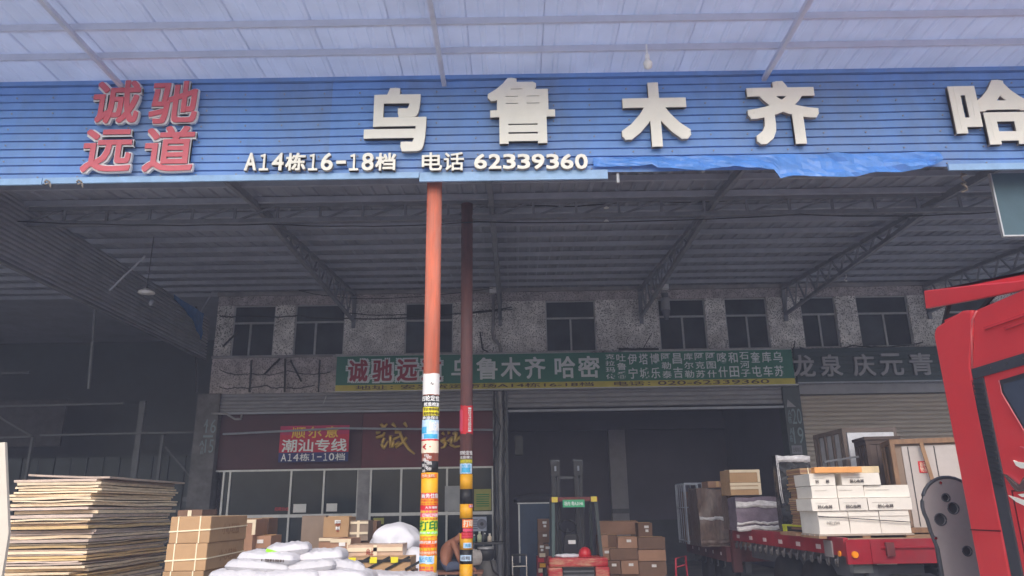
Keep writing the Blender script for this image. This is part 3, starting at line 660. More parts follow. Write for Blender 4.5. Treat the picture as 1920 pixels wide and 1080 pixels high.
for pts, lab in (([at(-20, 412, 11.8), at(500, 420, 11.8), at(900, 416, 11.8), at(1500, 402, 11.8), at(1900, 395, 11.8)], 'thin wire strung along the lattice truss under the dark canopy, lower'), ([at(880, 360, 12.2), at(1010, 385, 12.2), at(1190, 375, 12.2), at(1400, 372, 12.2)], 'thin wire looping from the brown pole to the right under the canopy'), ([at(560, 545, 19.0), at(700, 560, 19.2), at(925, 540, 19.3)], 'thin wire from the left truss foot to the white junction box')):
    cable(pts, .011, cab_m, lab, sag=.06, jit=.008)
# column conduits in the middle
b = (c1[0] + c1[1]) / 2
for k, (dx, r, m, lab) in enumerate(((-.16, .03, cab_m, 'black conduit on the left edge of the middle column'), (-.08, .022, steel_dk, 'thin dark conduit left of centre on the middle column'), (0, .045, render_gr, 'thick grey pipe down the centre of the middle column'), (.09, .028, cab_m, 'black conduit right of centre on the middle column'), (.17, .025, steel_dk, 'thin dark conduit on the right edge of the middle column'))):
    cable([(b + dx, 19.8, 4.8), (b + dx + .02, 19.8, 4), (b + dx - .01, 19.8, 2.5), (b + dx, 19.8, .1)], r, m, lab, jit=.012, name='conduit', cat='pipe')
cable([at(925, 760, 19.7), at(938, 800, 19.7), at(928, 860, 19.7)], .016, cab_m, 'loose black cable looping over the upper middle column', jit=.02)
cable([at(397, 775, 19.8), at(425, 776, 19.8), at(441, 786, 19.8), at(452, 786, 19.8), at(453, 776, 19.8)], .03, render_gr, 'grey bent pipe above the left end of the maroon board', name='bent_pipe', cat='pipe', n=4)

# ------------------------------------------------------------------ dark neighbouring bay at the far left
nb = thing('neighbour_shed', 'dark open shed with grey steel posts beyond the grey cladding strip', 'shed', (-15, 20, 0))
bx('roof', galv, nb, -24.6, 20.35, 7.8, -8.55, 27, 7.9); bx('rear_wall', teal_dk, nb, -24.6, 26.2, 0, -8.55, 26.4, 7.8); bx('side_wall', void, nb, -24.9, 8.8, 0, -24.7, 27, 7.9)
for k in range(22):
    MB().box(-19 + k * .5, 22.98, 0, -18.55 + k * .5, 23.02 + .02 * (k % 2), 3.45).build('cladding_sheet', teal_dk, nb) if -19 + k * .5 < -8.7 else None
for (p0, p1, w) in (((269, 752), (250, 900), .16), ((372, 772), (352, 900), .09), ((306, 815), (294, 900), .07), ((62, 820), (48, 890), .06)):
    a, c = at(*p0, 21), at(*p1, 21); MB().box(a.x - w / 2, 20.95, 0, a.x + w / 2, 21.05, a.z).build('post', post_g, nb)
for (p0, p1, w) in (((-40, 763), (232, 756), .05), ((-40, 822), (60, 818), .05), ((75, 816), (372, 810), .05), ((310, 838), (372, 912), .04), ((-5, 780), (60, 818), .05), ((4, 700), (55, 698), .06)):
    MB().bar(at(*p0, 20.9), at(*p1, 20.9), w).build('rail', post_g, nb)
pj = bx('side_panel', mat('dim grey wall', (.055, .055, .06), .9, var=.3), nb, -18.5, 24, 3.9, -14.6, 24.1, 5.4)
bx('small_box', post_g, nb, at(345, 933, 20.5).x, 20.4, at(345, 940, 20.5).z, at(360, 933, 20.5).x, 20.5, at(345, 932, 20.5).z)

# ------------------------------------------------------------------ painted poles
def pole(px, Y, r, ztop, label, name, mats_body, zpaint):
    c = at(px, 1000, Y); cx = c.x
    t = thing(name, label, 'pole', (cx, Y, 0)); MB().cylz(cx, Y, zpaint, ztop, r, 28).build('shaft', mats_body, t, True)
    bx('base_plate', steel_dk, t, cx - r * 1.8, Y - r * 1.8, .004, cx + r * 1.8, Y + r * 1.8, .025); return t, cx
op, ox = pole(804, 9.22, .102, 6.85, 'orange painted steel pole with black and yellow bands and many stickers', 'orange_pole', pole_o, 2.32)
bp, bx_ = pole(874, 12.0, .1, 6.9, 'brown painted steel pole with yellow and black bands, behind the orange pole', 'brown_pole', pole_b, 2.33)
def bands(t, cx, Y, r, zs_, first):
    m = first
    for k in range(len(zs_) - 1):
        MB().cylz(cx, Y, zs_[k + 1], zs_[k], r, 28).build('band', m, t, True); m = yellow if m is black else black
Z9 = lambda y: at(804, y, 9.12).z
Z12 = lambda y: at(874, y, 11.9).z
bands(op, ox, 9.22, .102, [2.32, Z9(886), Z9(960), Z9(1040), Z9(1085), .9, .45, .004], black)
bands(bp, bx_, 12, .1, [2.33, Z12(889), Z12(917), Z12(945), Z12(972), Z12(1000), Z12(1031), Z12(1058), .6, .3, .004][1:], yellow)
MB().cylz(bx_, 12, Z12(889), 2.33, .1, 28).build('band', black, bp, True)
def sticker(t, cx, Y, zf, y0, y1, m, a0=-78, a1=78, lift=.003, wob=.006):
    MB().patch(cx, Y, zf(y1), zf(y0), .1025 + lift, R(a0), R(a1), wob=wob).build('sticker', m, t)
def stext(t, cx, Y, zf, txt, y0, y1, m, a0=-62, a1=62, off=.01, lift=.0062, spacing=1.0):
    pole_text(txt, cx, Y, .1025 + lift, R(a0), R(a1), zf(y1), zf(y0), m, t, off, spacing)
O = (op, ox, 9.22, Z9); B = (bp, bx_, 12.0, Z12)
sticker(*O, 700, 739, white_p, -88, 82, wob=.012); stext(*O, '〜', 717, 722, ink, 2, 22)
sticker(*O, 741, 763, black, -80, 80); stext(*O, '四轮定位', 741.5, 752, white_l, -68, 72, .02); stext(*O, '校准检测', 754, 762, white_l, -45, 70, .02)
sticker(*O, 763, 779, yell_p, -55, 82); stext(*O, '专业维修补胎', 764, 770, ink, -48, 74); stext(*O, '流动服务电话', 772, 778, ink, -48, 74)
sticker(*O, 779, 787, black, -62, 75); stext(*O, '换油保养', 780, 786, white_l, -55, 65)
sticker(*O, 786, 824, sky_p, -76, 80, wob=.01); sticker(*O, 800, 812, cyan_p, -70, -20, .005); sticker(*O, 814, 822, cyan_p, -40, 60, .005); stext(*O, '加油', 790, 808, white_l, -5, 70, .03)
sticker(*O, 823, 849, cream_p, -85, 78); sticker(*O, 823, 826, red_p, -82, 76, .005); stext(*O, '←', 832, 843, red_p, -52, 10, .03)
for k in range(9): stext(*O, random.choice('补胎水电通洗修'), 851 + k * 3.6, 857 + k * 3.6, white_p, -35 + 20 * math.sin(k * 2.1), 0 + 22 * math.sin(k * 2.1), .0, lift=.003)
sticker(*O, 888, 896, orange_p, -70, 60, wob=.014); stext(*O, '快运', 889, 895, cream_p, -50, 40, .02)
sticker(*O, 924, 935, red_p, -62, 84); stext(*O, '商务住宿', 925, 934, white_l, -50, 72, .02)
sticker(*O, 935, 947, yellow, -66, 84, .004); stext(*O, '空调热水宽带', 936, 941, red_p, -58, 76); stext(*O, '停车方便电话', 942, 946.5, red_p, -58, 76)
sticker(*O, 947, 956, red_p, -80, 84); stext(*O, '大车维修', 949, 954, white_l, -20, 66)
sticker(*O, 956, 970, pink_p, -70, 84); stext(*O, '轮胎补胎充气', 957, 962, yell_p, -62, 74); stext(*O, '13760239382', 963, 969, white_l, -40, 76)
sticker(*O, 970, 1006, yell_p, -82, 82); stext(*O, '专业制作各种', 971, 975.5, red_p, -68, 72); stext(*O, '打印', 976, 995, green_p, -68, 72, .04); sticker(*O, 996, 1002, lime, -80, 80, .005); stext(*O, '送货单名片', 997, 1001.5, white_l, -66, 72, lift=.009)
sticker(*O, 1006, 1041, orange_p, -80, 76)
for k, tx in enumerate(('货车年审过户', '保险代理上牌', '高价收购二手', '货车挂车轿车', '电话微信同号')): stext(*O, tx, 1007.5 + k * 6.6, 1013 + k * 6.6, (yell_p, white_l, red_p, yell_p, cream_p)[k], -70, 66, .012)
sticker(*O, 1042, 1057, sky_p, -85, 45, wob=.012); stext(*O, '顺达汽配', 1044, 1054, cyan_p, -70, 30)
sticker(*O, 1058, 1074, yellow, -82, 50); stext(*O, '电焊补漆', 1062, 1067, pink_p, -60, 40); stext(*O, '随叫随到', 1068, 1073, pink_p, -60, 40)
sticker(*O, 1075, 1092, white_p, -82, 70); stext(*O, '物流专线', 1077, 1085, yellow, -66, 60, .02)
sticker(*B, 760, 813, red_p, -60, 95, wob=.03); sticker(*B, 768, 808, pink_p, -95, -30, .006, wob=.03)
for k, d in enumerate('18024028581'): stext(*B, d, 764 + k * 4.2, 767.4 + k * 4.2, white_l, 18, 48, .02)
stext(*B, '四轮定位', 845, 853, white_l, -66, 66, .015, lift=.003); stext(*B, '底盘校正', 854.5, 860, white_l, -60, 64, .015, lift=.003)
sticker(*B, 861, 869, olive_p, -70, 66); stext(*B, '电脑检测维修', 862, 867.5, yell_p, -62, 60)
sticker(*B, 869, 888, sky_p, -70, 60); sticker(*B, 877, 886, cyan_p, -40, 40, .005); stext(*B, '加油', 870, 878, cyan_p, -40, 40)
sticker(*B, 946, 952, pink_p, 25, 84); stext(*B, '招工', 947, 951, white_l, 32, 74)
sticker(*B, 974, 990, orange_p, -30, 86); stext(*B, '打印', 975, 988, cream_p, -20, 70, .04); sticker(*B, 991, 997, pink_p, -25, 86)
sticker(*B, 998, 1010, red_p, -40, 84); stext(*B, '专业补胎', 999, 1003, pink_p, -30, 70); stext(*B, '随叫随到', 1004.5, 1008.5, pink_p, -30, 70)
sticker(*B, 1018, 1028, sky_p, -20, 55); stext(*B, '洗车', 1019.5, 1026, cyan_p, -8, 45, .02)
sticker(*B, 1041, 1052, sky_p, -52, 52); stext(*B, '招租', 1043, 1050, ink, -36, 36)

# ------------------------------------------------------------------ cartons
def carton(r4, Y, depth, label, m=None, rot=0., name='carton', group=None, tp='seam', marks=None, mt=None, cat='box', zfix=None, xfix=None):
    m = m or card; x0, z0, x1, z1 = rect(*r4, Y)
    if zfix is not None: z0, z1 = zfix
    if xfix is not None: x0, x1 = xfix
    cx, cy = (x0 + x1) / 2, Y + depth / 2
    t = thing(name, label, cat, (cx, cy, z0), group)
    b = MB(); j = lambda: random.uniform(-.006, .006)
    sd_ = random.random() * 50; vs = []; fs = []; n_ = 4; w_ = x1 - x0; h_ = z1 - z0
    def face(f):
        o_ = len(vs)
        for a_ in range(n_ + 1):
            for c_ in range(n_ + 1): vs.append(f(a_ / n_, c_ / n_))
        for a_ in range(n_):
            for c_ in range(n_): q_ = o_ + a_ * (n_ + 1) + c_; fs.append((q_, q_ + n_ + 1, q_ + n_ + 2, q_ + 1))
    A = min(.012, .04 * min(w_, h_, depth)); jj = [(j(), j(), j()) for _ in range(8)]
    def P_(u, v, w):
        p = Vector((x0 + w_ * u, Y + depth * v, z0 + h_ * w)); k_ = [jj[int(round(u)) + 2 * int(round(v)) + 4 * int(round(w))]][0] if all(abs(q - .5) > .49 for q in (u, v, w)) else (0, 0, 0)
        d_ = noise.noise_vector(p * 5 + Vector((sd_, 0, 0))) * A; e_ = lambda q: math.sin(math.pi * q)
        return (p.x + d_.x + k_[0] * .5, p.y + d_.y * .8 + k_[1] * .3, p.z + (d_.z * .6 if w > .01 else 0))
    face(lambda u, w: P_(u, 0, w)); face(lambda u, w: P_(1, u, w)); face(lambda u, w: P_(1 - u, 1, w)); face(lambda u, w: P_(0, 1 - u, w)); face(lambda u, v: P_(u, v, 1)); face(lambda u, v: P_(u, 1 - v, 0))
    b.add(vs, fs); b.build('body', m, t)
    mt = mt or tape_b; w = x1 - x0; h = z1 - z0
    if 'seam' in tp:
        MB().box(x0 + .012, cy - .025, z1 + .004, x1 - .012, cy + .025, z1 + .010).build('tape', mt, t)
    if 'side' in tp: MB().box(x0 + .004, Y - .016, z0 + h * .46, x1 - .004, Y - .006, z0 + h * .46 + .05).build('tape', mt, t)
    if 'edge' in tp:
        MB().box(x0, Y - .016, z1 - .05, x1, Y - .006, z1 - .004).box(x1 - .05, Y - .018, z0, x1 - .003, Y - .0065, z1 - .01).build('tape', tape, t)
    if 'vert' in tp: MB().box(cx - .025, Y - .016, z0 + .01, cx + .025, Y - .006, z1 - .005).build('tape', mt, t)
    if 'cross' in tp:
        MB().box(cx - .02, Y - .018, z0, cx + .02, Y - .006, z1).box(x0, Y - .016, z0 + h * .32, x1, Y - .0065, z0 + h * .32 + .035).box(x0, Y - .016, z1 - .05, x1, Y - .0065, z1 - .015).build('tape', tape, t)
    if 'label' in tp:
        MB().box(cx - .02, Y - .016, z1 - .1, cx + .07, Y - .006, z1 - .05).build('sticker', white_p, t)
        if h > .25: MB().box(cx + .0, Y - .016, z0 + h * .35, cx + .06, Y - .006, z0 + h * .35 + .05).build('sticker', white_p, t)
    if marks:
        tx, u0, v0, u1, v1, mm = marks; (row_text(tx, x0 + u0 * w, z0 + v0 * h, x0 + u1 * w, z0 + v1 * h, Y - .014, mm, t, .025) if '\n' not in tx else text(tx, x0 + u0 * w, z0 + v0 * h, x0 + u1 * w, z0 + v1 * h, Y - .014, mm, t, 'print', .002, .01))
    t.rotation_euler.z = R(rot); return t
# strapped brown cartons
GS = 'strapped brown cartons stacked beside the plywood'
HS = .287
for k in range(6):
    z1 = 1.722 - k * HS; z0 = z1 - HS + .003
    x0, _, x1, _ = rect(316, 1000, 389, 1010, 8.6); x0 += random.uniform(-.01, .01) - (.02 if k == 2 else 0); x1 = x0 + .45; y0, y1 = 8.6 + random.uniform(-.01, .01), 9.75
    lab = ['topmost strapped brown carton beside the plywood stack', 'second strapped brown carton from the top beside the plywood stack', 'third strapped brown carton from the top beside the plywood stack', 'fourth strapped brown carton from the top, low in the stack by the plywood', 'strapped brown carton second from the ground by the plywood', 'lowest strapped brown carton on the ground by the plywood'][k]
    t = thing('strapped_carton', lab, 'box', ((x0 + x1) / 2, 9.17, z0), GS)
    MB().box(x0, y0, z0, x1, y1, z1).build('body', card, t, bevel=.008)
    for u in (.2, .74):
        xx = x0 + (x1 - x0) * u; s = .006
        MB().box(xx - s, y0 - .006, z0, xx + s, y0 - .001, z1 + .002).box(xx - s, y0 - .006, z1 + .0005, xx + s, y1, z1 + .004).build('strap', strap, t)
    zz = z0 + HS * (.44 if k else .5)
    b = MB(); b.bar((x0 - .004, y0 - .005, zz - .02), (x1 + .004, y0 - .005, zz), .006, .014).bar((x1 + .005, y0 - .004, zz), (x1 + .005, y1, zz + .02), .006, .014); b.build('strap', strap, t)
    text('小心轻放', 0, z0 + .08, 1, z0 + .2, 0, mat('faint carton print', (150, 108, 72), .85), t, 'print', .001, .0, mapf=lambda u, v, w, X=x1: (X + .003 + w, y0 + .35 + u * .55, v))
GB = 'brown cartons standing behind the strapped stack'
carton((328, 951, 374, 1075), 10.1, .5, 'plain carton just behind the strapped stack, its top showing', card_d, group=GB, zfix=(.004, 1.80), tp='vert', mt=tape)
carton((437, 974, 480, 1003), 11.2, .5, 'carton with white taped edge behind the strapped stack, upper', card_p, tp='seam edge', group=GB)
carton((436, 1003, 468, 1150), 11.15, .5, 'tall plain brown carton beneath the one with white taped edge', card_p, group=GB, zfix=(.004, at(450, 1003.5, 11.15).z))
carton((480, 972, 503, 1003), 11.75, .45, 'dark carton right behind the one with the white taped edge', card_d, group=GB)
carton((462, 1005, 508, 1028), 11.3, .5, 'low carton with a pale printed patch left of the white sacks', card_p, tp='seam label', group=GB)
carton((466, 1028, 506, 1180), 11.4, .5, 'brown carton under the low one with the pale patch, behind the sacks', card_d, group=GB, zfix=(.004, at(480, 1029, 11.4).z))
GM = 'cartons piled in front of the office'
carton((561, 966, 606, 1150), 12.5, .18, 'tall flat grey brown carton on edge in front of the office glass', card_g, group=GM, zfix=(.004, at(580, 967, 12.5).z), tp='')
carton((606, 969, 654, 1007), 12.1, .5, 'tan carton with red print beside the tall flat one', card, group=GM, tp='seam label', marks=('易碎\n品', .48, .25, .68, .8, ink_r))
carton((654, 976, 690, 1014), 12.2, .5, 'carton taped crosswise with cream tape under the office pier', card_g, group=GM, tp='cross')
carton((690, 977, 706, 1016), 12.6, .4, 'dark carton end behind the white cloth bundle', card_d, group=GM)
carton((598, 1008, 642, 1030), 12.0, .5, 'low dark carton with white taped corner beneath the red printed one', card_p, group=GM, tp='edge')
carton((600, 1030, 645, 1200), 12.05, .5, 'brown carton on the ground under the low dark one, behind the sacks', card_d, group=GM, zfix=(.004, at(620, 1031, 12.05).z))
carton((655, 1015, 700, 1200), 12.25, .45, 'tall carton on the ground below the crosswise taped one', card_d, group=GM, zfix=(.004, at(670, 1015.5, 12.25).z))
carton((622, 1010, 662, 1047), 10.9, .4, 'tilted carton with white taped top edge, left of the crinkled long one', card_p, rot=-8, group=GM, tp='edge label')
carton((652, 1021, 755, 1045), 10.2, .42, 'long crinkled carton wrapped in clear film, red print on it', mat('film wrapped carton', (190, 162, 140), .3, var=.2, scale=7, bump=.8), group=GM, tp='vert side', mt=tape, marks=('向上', .34, .2, .48, .7, ink_r))
# carton with yellow labels
t = carton((646, 1046, 770, 1072), 9.7, .5, 'long carton with yellow labels and black binding, below the crinkled one', card, group=GM, tp='')
x0, z0, x1, z1 = rect(646, 1046, 770, 1072, 9.7)
for k in range(3):
    u = x0 + (x1 - x0) * (.06 + k * .32); MB().box(u, 9.686, z0 + .1, u + .09, 9.692, z1 + .008).build('label', yell_p, t)
for k in range(4):
    u = x0 + (x1 - x0) * (.02 + k * .3); MB().bar((u, 9.69, z0 + .02), (u + .3, 9.69, z0 + .17), .008, .03).build('binding', black, t)
MB().box(x0, 9.688, z1 - .05, x1, 9.693, z1 - .02).build('binding', black, t)
carton((640, 1072, 772, 1240), 9.75, .5, 'big carton on the ground under the one with yellow labels', card_d, group=GM, zfix=(.004, at(700, 1073, 9.7).z))

# ------------------------------------------------------------------ plywood stack
z = .12; k = 0; x0, x1 = -7.0, -5.84; tops = []
pal = thing('timber_skid', 'low timber skid under the tall plywood stack', 'pallet', (-6.4, 11.8, 0))
for yy in (10.75, 11.8, 12.85): bx('bearer', wood, pal, -7, yy - .05, .004, -5.85, yy + .05, .118)
while z < 2.27:
    th = random.uniform(.018, .042); dx = random.gauss(0, .04) - .07 * (1 - z / 2.3); dy = random.gauss(0, .05); a = R(random.gauss(0, .9)); wv = random.uniform(.004, .022); ph = random.random() * 9
    b = MB(); nx, ny = 6, 8; vs = []
    last = z > 2.22
    for top in (0, 1):
        for i in range(nx + 1):
            for j_ in range(ny + 1):
                u = -.58 + 1.16 * i / nx + (random.uniform(-.004, .004)); v = -1.25 + 2.5 * j_ / ny
                if i in (0, nx) and j_ in (0, ny): u *= random.uniform(.985, 1)
                vs.append((u, v, (th if top else 0) + wv * noise.noise(Vector((u * 2 + ph, v * 1.5, ph))) + (.05 * (1 - (i / nx)) ** 2 if last else 0)))
    n1 = (nx + 1) * (ny + 1); q = lambda i, j_, t_: t_ * n1 + i * (ny + 1) + j_; fs = []
    for i in range(nx):
        for j_ in range(ny): fs += [(q(i, j_, 1), q(i + 1, j_, 1), q(i + 1, j_ + 1, 1), q(i, j_ + 1, 1)), (q(i, j_, 0), q(i, j_ + 1, 0), q(i + 1, j_ + 1, 0), q(i + 1, j_, 0))]
    for i in range(nx): fs += [(q(i, 0, 0), q(i + 1, 0, 0), q(i + 1, 0, 1), q(i, 0, 1)), (q(i + 1, ny, 0), q(i, ny, 0), q(i, ny, 1), q(i + 1, ny, 1))]
    for j_ in range(ny): fs += [(q(0, j_ + 1, 0), q(0, j_, 0), q(0, j_, 1), q(0, j_ + 1, 1)), (q(nx, j_, 0), q(nx, j_ + 1, 0), q(nx, j_ + 1, 1), q(nx, j_, 1))]
    o = b.add(vs, fs).build('plywood_sheet', random.choice((ply, ply, ply2, ply2, ply3)), None); o.location = (-6.42 + dx, 11.85 + dy, z + wv * .5); o.rotation_euler.z = a
    if last: o.location.x += .12; o.location.y += .05
    tag(o, 'warped topmost sheet of the tall plywood stack' if last else 'weathered pale tan sheet in the tall plywood stack at the left', 'plywood', 'sheets in the tall plywood stack'); 
    z += th + wv * .5 + random.choice((.001, .002, .004, .008)); k += 1
    if last: break
# white board at the left picture edge
wbd = MB(); a, c_, d_, e_ = at(-120, 838, 8.2), at(9, 829, 8.2), at(16, 1000, 8.2), at(-120, 1010, 8.2)
tbd = thing('white_panel', 'tall cream white panel leaning left of the plywood stack', 'board', (a.x, 8.2, 0))
base = Vector((d_.x + .02, 8.2, .004)); base2 = Vector((e_.x, 8.2, .004))
MB().prism([a, c_, d_, base, base2], (0, .04, 0)).build('sheet', mat('cream board', (208, 198, 184), .6, var=.04), tbd)

# ------------------------------------------------------------------ white sacks
GW = 'white woven sacks in the foreground heap'
def sack(cx, cy, z0, w, d, h, rz, label, seed, name='woven_sack', mtl=None, tilt=0.):
    t = MB(); nu, nv = 44, 28; vs = []; fs = []
    for top in (1, -1):
        for i in range(nu + 1):
            for j in range(nv + 1):
                u = -1 + 2 * i / nu; v = -1 + 2 * j / nv
                e = max(0, (1 - abs(u) ** 7.0)) ** .5 * max(0, (1 - abs(v) ** 7)) ** .5 * (1 - .12 * u * u)
                n_ = noise.noise(Vector((u * 2.2 + seed, v * 2.2, seed * 1.7))) * .16 + noise.noise(Vector((u * 6 + seed, v * 5, seed))) * .14 + .05 * math.sin(9 * u + 3 * noise.noise(Vector((v * 3, seed, 0)))) - .22 * max(0, .35 - abs(noise.noise(Vector((u * 2.6 + v * 1.2, v * 3.2 - u, seed * 2.3))))) - .12 * max(0, .3 - abs(noise.noise(Vector((u * 6 - v * 3, v * 6, seed * 1.3)))))
                pinch = 1 - .07 * (abs(v) ** 2) * (abs(u) > .6)
                z = h / 2 * e * (1 + n_) * top if top > 0 else -h / 2 * e * (.95 + n_ * .3)
                vs.append((u * w / 2 * pinch * (1 + .03 * noise.noise(Vector((v * 3, seed, 5)))), v * d / 2 * (1 - .05 * abs(u) ** 3), z + h * .5))
    n1 = (nu + 1) * (nv + 1)
    for i in range(nu):
        for j in range(nv):
            a = i * (nv + 1) + j; c = a + nv + 1; fs += [(a, c, c + 1, a + 1), (n1 + a, n1 + a + 1, n1 + c + 1, n1 + c)]
    o = t.add(vs, fs).build(name, mtl or sack_m, None, True); o.location = (cx, cy, z0); o.rotation_euler = (0, R(tilt), R(rz))
    tag(o, label, 'sack', GW); return o
def sp(px, py, Y): return at(px, py, Y)
sd = 1
rows = [  # px centre, py bottom, Y, width, rot, label
    (530, 1041, 7.9, .46, 12, 'topmost white sack with a green stripe, on the foreground heap', .145, -4),
    (500, 1057, 7.8, .62, -6, 'white sack just under the topmost one, small dark print on its front', .15, 3),
    (594, 1058, 7.95, .52, 4, 'white sack right of the topmost one, beside the cartons', .17, -3),
    (476, 1074, 7.75, .66, 5, 'white sack in the left of the third layer of the heap', .15, 4),
    (570, 1076, 7.8, .66, -3, 'white sack in the right of the third layer of the heap', .15, -6),
    (630, 1074, 7.9, .45, 20, 'white sack with crumpled end at the right flank of the heap', .15, 10),
    (446, 1092, 7.7, .62, -4, 'white sack in the fourth layer of the heap, left', .15, 2), (540, 1093, 7.7, .6, 3, 'white sack in the fourth layer of the heap, middle', .15, -2), (636, 1092, 7.75, .6, -5, 'white sack in the fourth layer of the heap, right', .15, 3),
    (470, 1111, 7.65, .7, 3, 'white sack at the left bottom of the heap', .15, 0), (592, 1111, 7.65, .7, -2, 'white sack at the right bottom of the heap', .15, 0)]
for px, pb, Y, w, rz, lab, h, tl in rows:
    p = at(px, pb, Y); o = sack(p.x, Y + .22, p.z - .03, w, .5, h, rz, lab, sd * 3.7, tilt=tl); sd += 1
    if 'topmost white' in lab:
        MB().bar((-.2, -.25, .1), (-.08, -.25, .055), .01, .03).build('stripe', lime, o); text('环保', -.06, .04, .02, .065, -.25, ink, o, 'print', .003, .01)
    if 'dark print' in lab: text('F 塑料原料', -.02, .055, .22, .08, -.262, ink, o, 'print', .006, .01)
zb_ = at(520, 1111, 7.65).z - .04
for k, xx in enumerate((-2.6, -1.98)):
    carton((0, 0, 1, 1), 7.75, .6, ('large carton under the left half of the white sack heap', 'large carton under the right half of the white sack heap')[k], card_d, group='cartons under the sacks', zfix=(.004, zb_), xfix=(xx - .3, xx + .3))
for k, (px, pb, Y, w, lab) in enumerate(((690, 1092, 8.2, .8, 'flat white sack in front of the yellow labelled carton'), (640, 1100, 8.0, .6, 'flat white sack between the heap and the yellow labelled carton'), (765, 1094, 8.3, .55, 'flat white sack beside the foot of the orange pole'))):
    p = at(px, pb, Y); top = p.z
    sack(p.x, Y + .2, top - .03, w, .5, .13, random.uniform(-6, 6), lab, sd * 2.3, tilt=random.uniform(-3, 3)); sd += 1
    carton((0, 0, 1, 1), Y, .45, 'large carton carrying the ' + lab[:-0 or None].split(' in front')[0].split(' between')[0].split(' beside')[0] + (' before the yellow labels', ' nearest the heap', ' by the orange pole')[k], card_d, group='cartons under the sacks', zfix=(.004, top - .035), xfix=(p.x - w * .42, p.x + w * .42))
# white cloth bundle
def lump(cx, cy, z0, w, d, h, seed, label, m, name, cat, ex=.55, rough=.1):
    b = MB(); nu, nv = 36, 14; vs = []; fs = []
    for j in range(nv + 1):
        s = j / nv; r = math.sin(s * math.pi / 2) ** .8; zz = math.cos(s * math.pi / 2) ** ex
        for i in range(nu):
            a = 2 * math.pi * i / nu; n_ = 1 + rough * noise.noise(Vector((math.cos(a) * 2 + seed, math.sin(a) * 2, s * 3))) + rough * .5 * s * math.sin(a * 9 + seed)
            sq = (abs(math.cos(a)) ** 4 + abs(math.sin(a)) ** 4) ** -.25
            vs.append((cx + w / 2 * r * n_ * math.cos(a) * sq, cy + d / 2 * r * n_ * math.sin(a) * sq, z0 + h * zz * (1 + rough * .6 * noise.noise(Vector((math.cos(a) * r * 2, math.sin(a) * r * 2, seed))))))
    for j in range(nv):
        for i in range(nu): fs.append((j * nu + i, (j + 1) * nu + i, (j + 1) * nu + (i + 1) % nu, j * nu + (i + 1) % nu))
    fs.append(tuple(range(nv * nu, nv * nu + nu))[::-1]); o = b.add(vs, fs).build(name, m, None, True)
    tag(o, label, cat); return o
x0, z0, x1, z1 = rect(686, 982, 778, 1031, 11.2)
lump((x0 + x1) / 2, 11.7, z0, x1 - x0, .85, z1 - z0, 3.3, 'rounded white cloth covered bundle left of the orange pole', cloth_w, 'cloth_bundle', 'bundle', ex=.8, rough=.2)
carton((690, 1031, 776, 1230), 11.4, .6, 'large carton on the ground carrying the white cloth bundle', card_d, group=GM, zfix=(.004, at(730, 1031, 11.3).z))
x0, z0, x1, z1 = rect(750, 1030, 800, 1085, 10.4)
lump((x0 + x1) / 2, 10.8, .004, x1 - x0 + .2, .9, z1, 8.1, 'tall white sheet covered pile between the cartons and the orange pole', cloth_w, 'covered_pile', 'pile', ex=.35, rough=.06)

# ------------------------------------------------------------------ people and desk by the office
bench = thing('wooden_bench', 'low brown plank bench under the sitting man', 'bench', tuple(at(850, 1075, 15)[:2]) + (0,))
p = at(842, 1068, 15); SZ = p.z - .03
for k in range(4): bx('plank', mat('reddish plank', (150, 104, 84), .8, var=.2, scale=5), bench, p.x - .5, 14.75 + k * .14, SZ - .04, p.x + .65, 14.88 + k * .14, SZ)
for xx in (-.42, .55):
    for yy in (14.8, 15.22): bx('leg', wood, bench, p.x + xx, yy, .02, p.x + xx + .07, yy + .07, SZ - .04)
man = thing('person', 'bare chested man in grey blue shorts sitting hunched on the plank bench', 'person', (p.x, 15, 0))
def skinmesh(name, verts, edges, m, parent, sub=2):
    me = bpy.data.meshes.new(name); o0 = LOC[parent.name]
    me.from_pydata([Vector(v[0]) - o0 for v in verts], edges, []); me.materials.append(m)
    o = bpy.data.objects.new(name, me); COL.objects.link(o); o.parent = parent
    sk = o.modifiers.new('skin', 'SKIN'); sk.use_smooth_shade = True
    for i, v in enumerate(verts):
        r = v[1]; me.skin_vertices[0].data[i].radius = r if isinstance(r, tuple) else (r, r)
    me.skin_vertices[0].data[0].use_root = True
    ss = o.modifiers.new('sub', 'SUBSURF'); ss.levels = sub; ss.render_levels = sub; return o
hx, hz = p.x - .12, SZ + .1; Y0 = 15.0
V = [((hx, Y0, hz), (.16, .14)), ((hx + .03, Y0, hz + .16), (.16, .14)), ((hx + .1, Y0, hz + .32), (.19, .15)), ((hx + .19, Y0, hz + .43), (.15, .11)), ((hx + .27, Y0, hz + .48), .06), ((hx + .33, Y0, hz + .52), .075), ((hx + .38, Y0, hz + .55), (.09, .1)), ((hx + .43, Y0, hz + .57), .07)]
E_ = [(0, 1), (1, 2), (2, 3), (3, 4), (4, 5), (5, 6), (6, 7)]
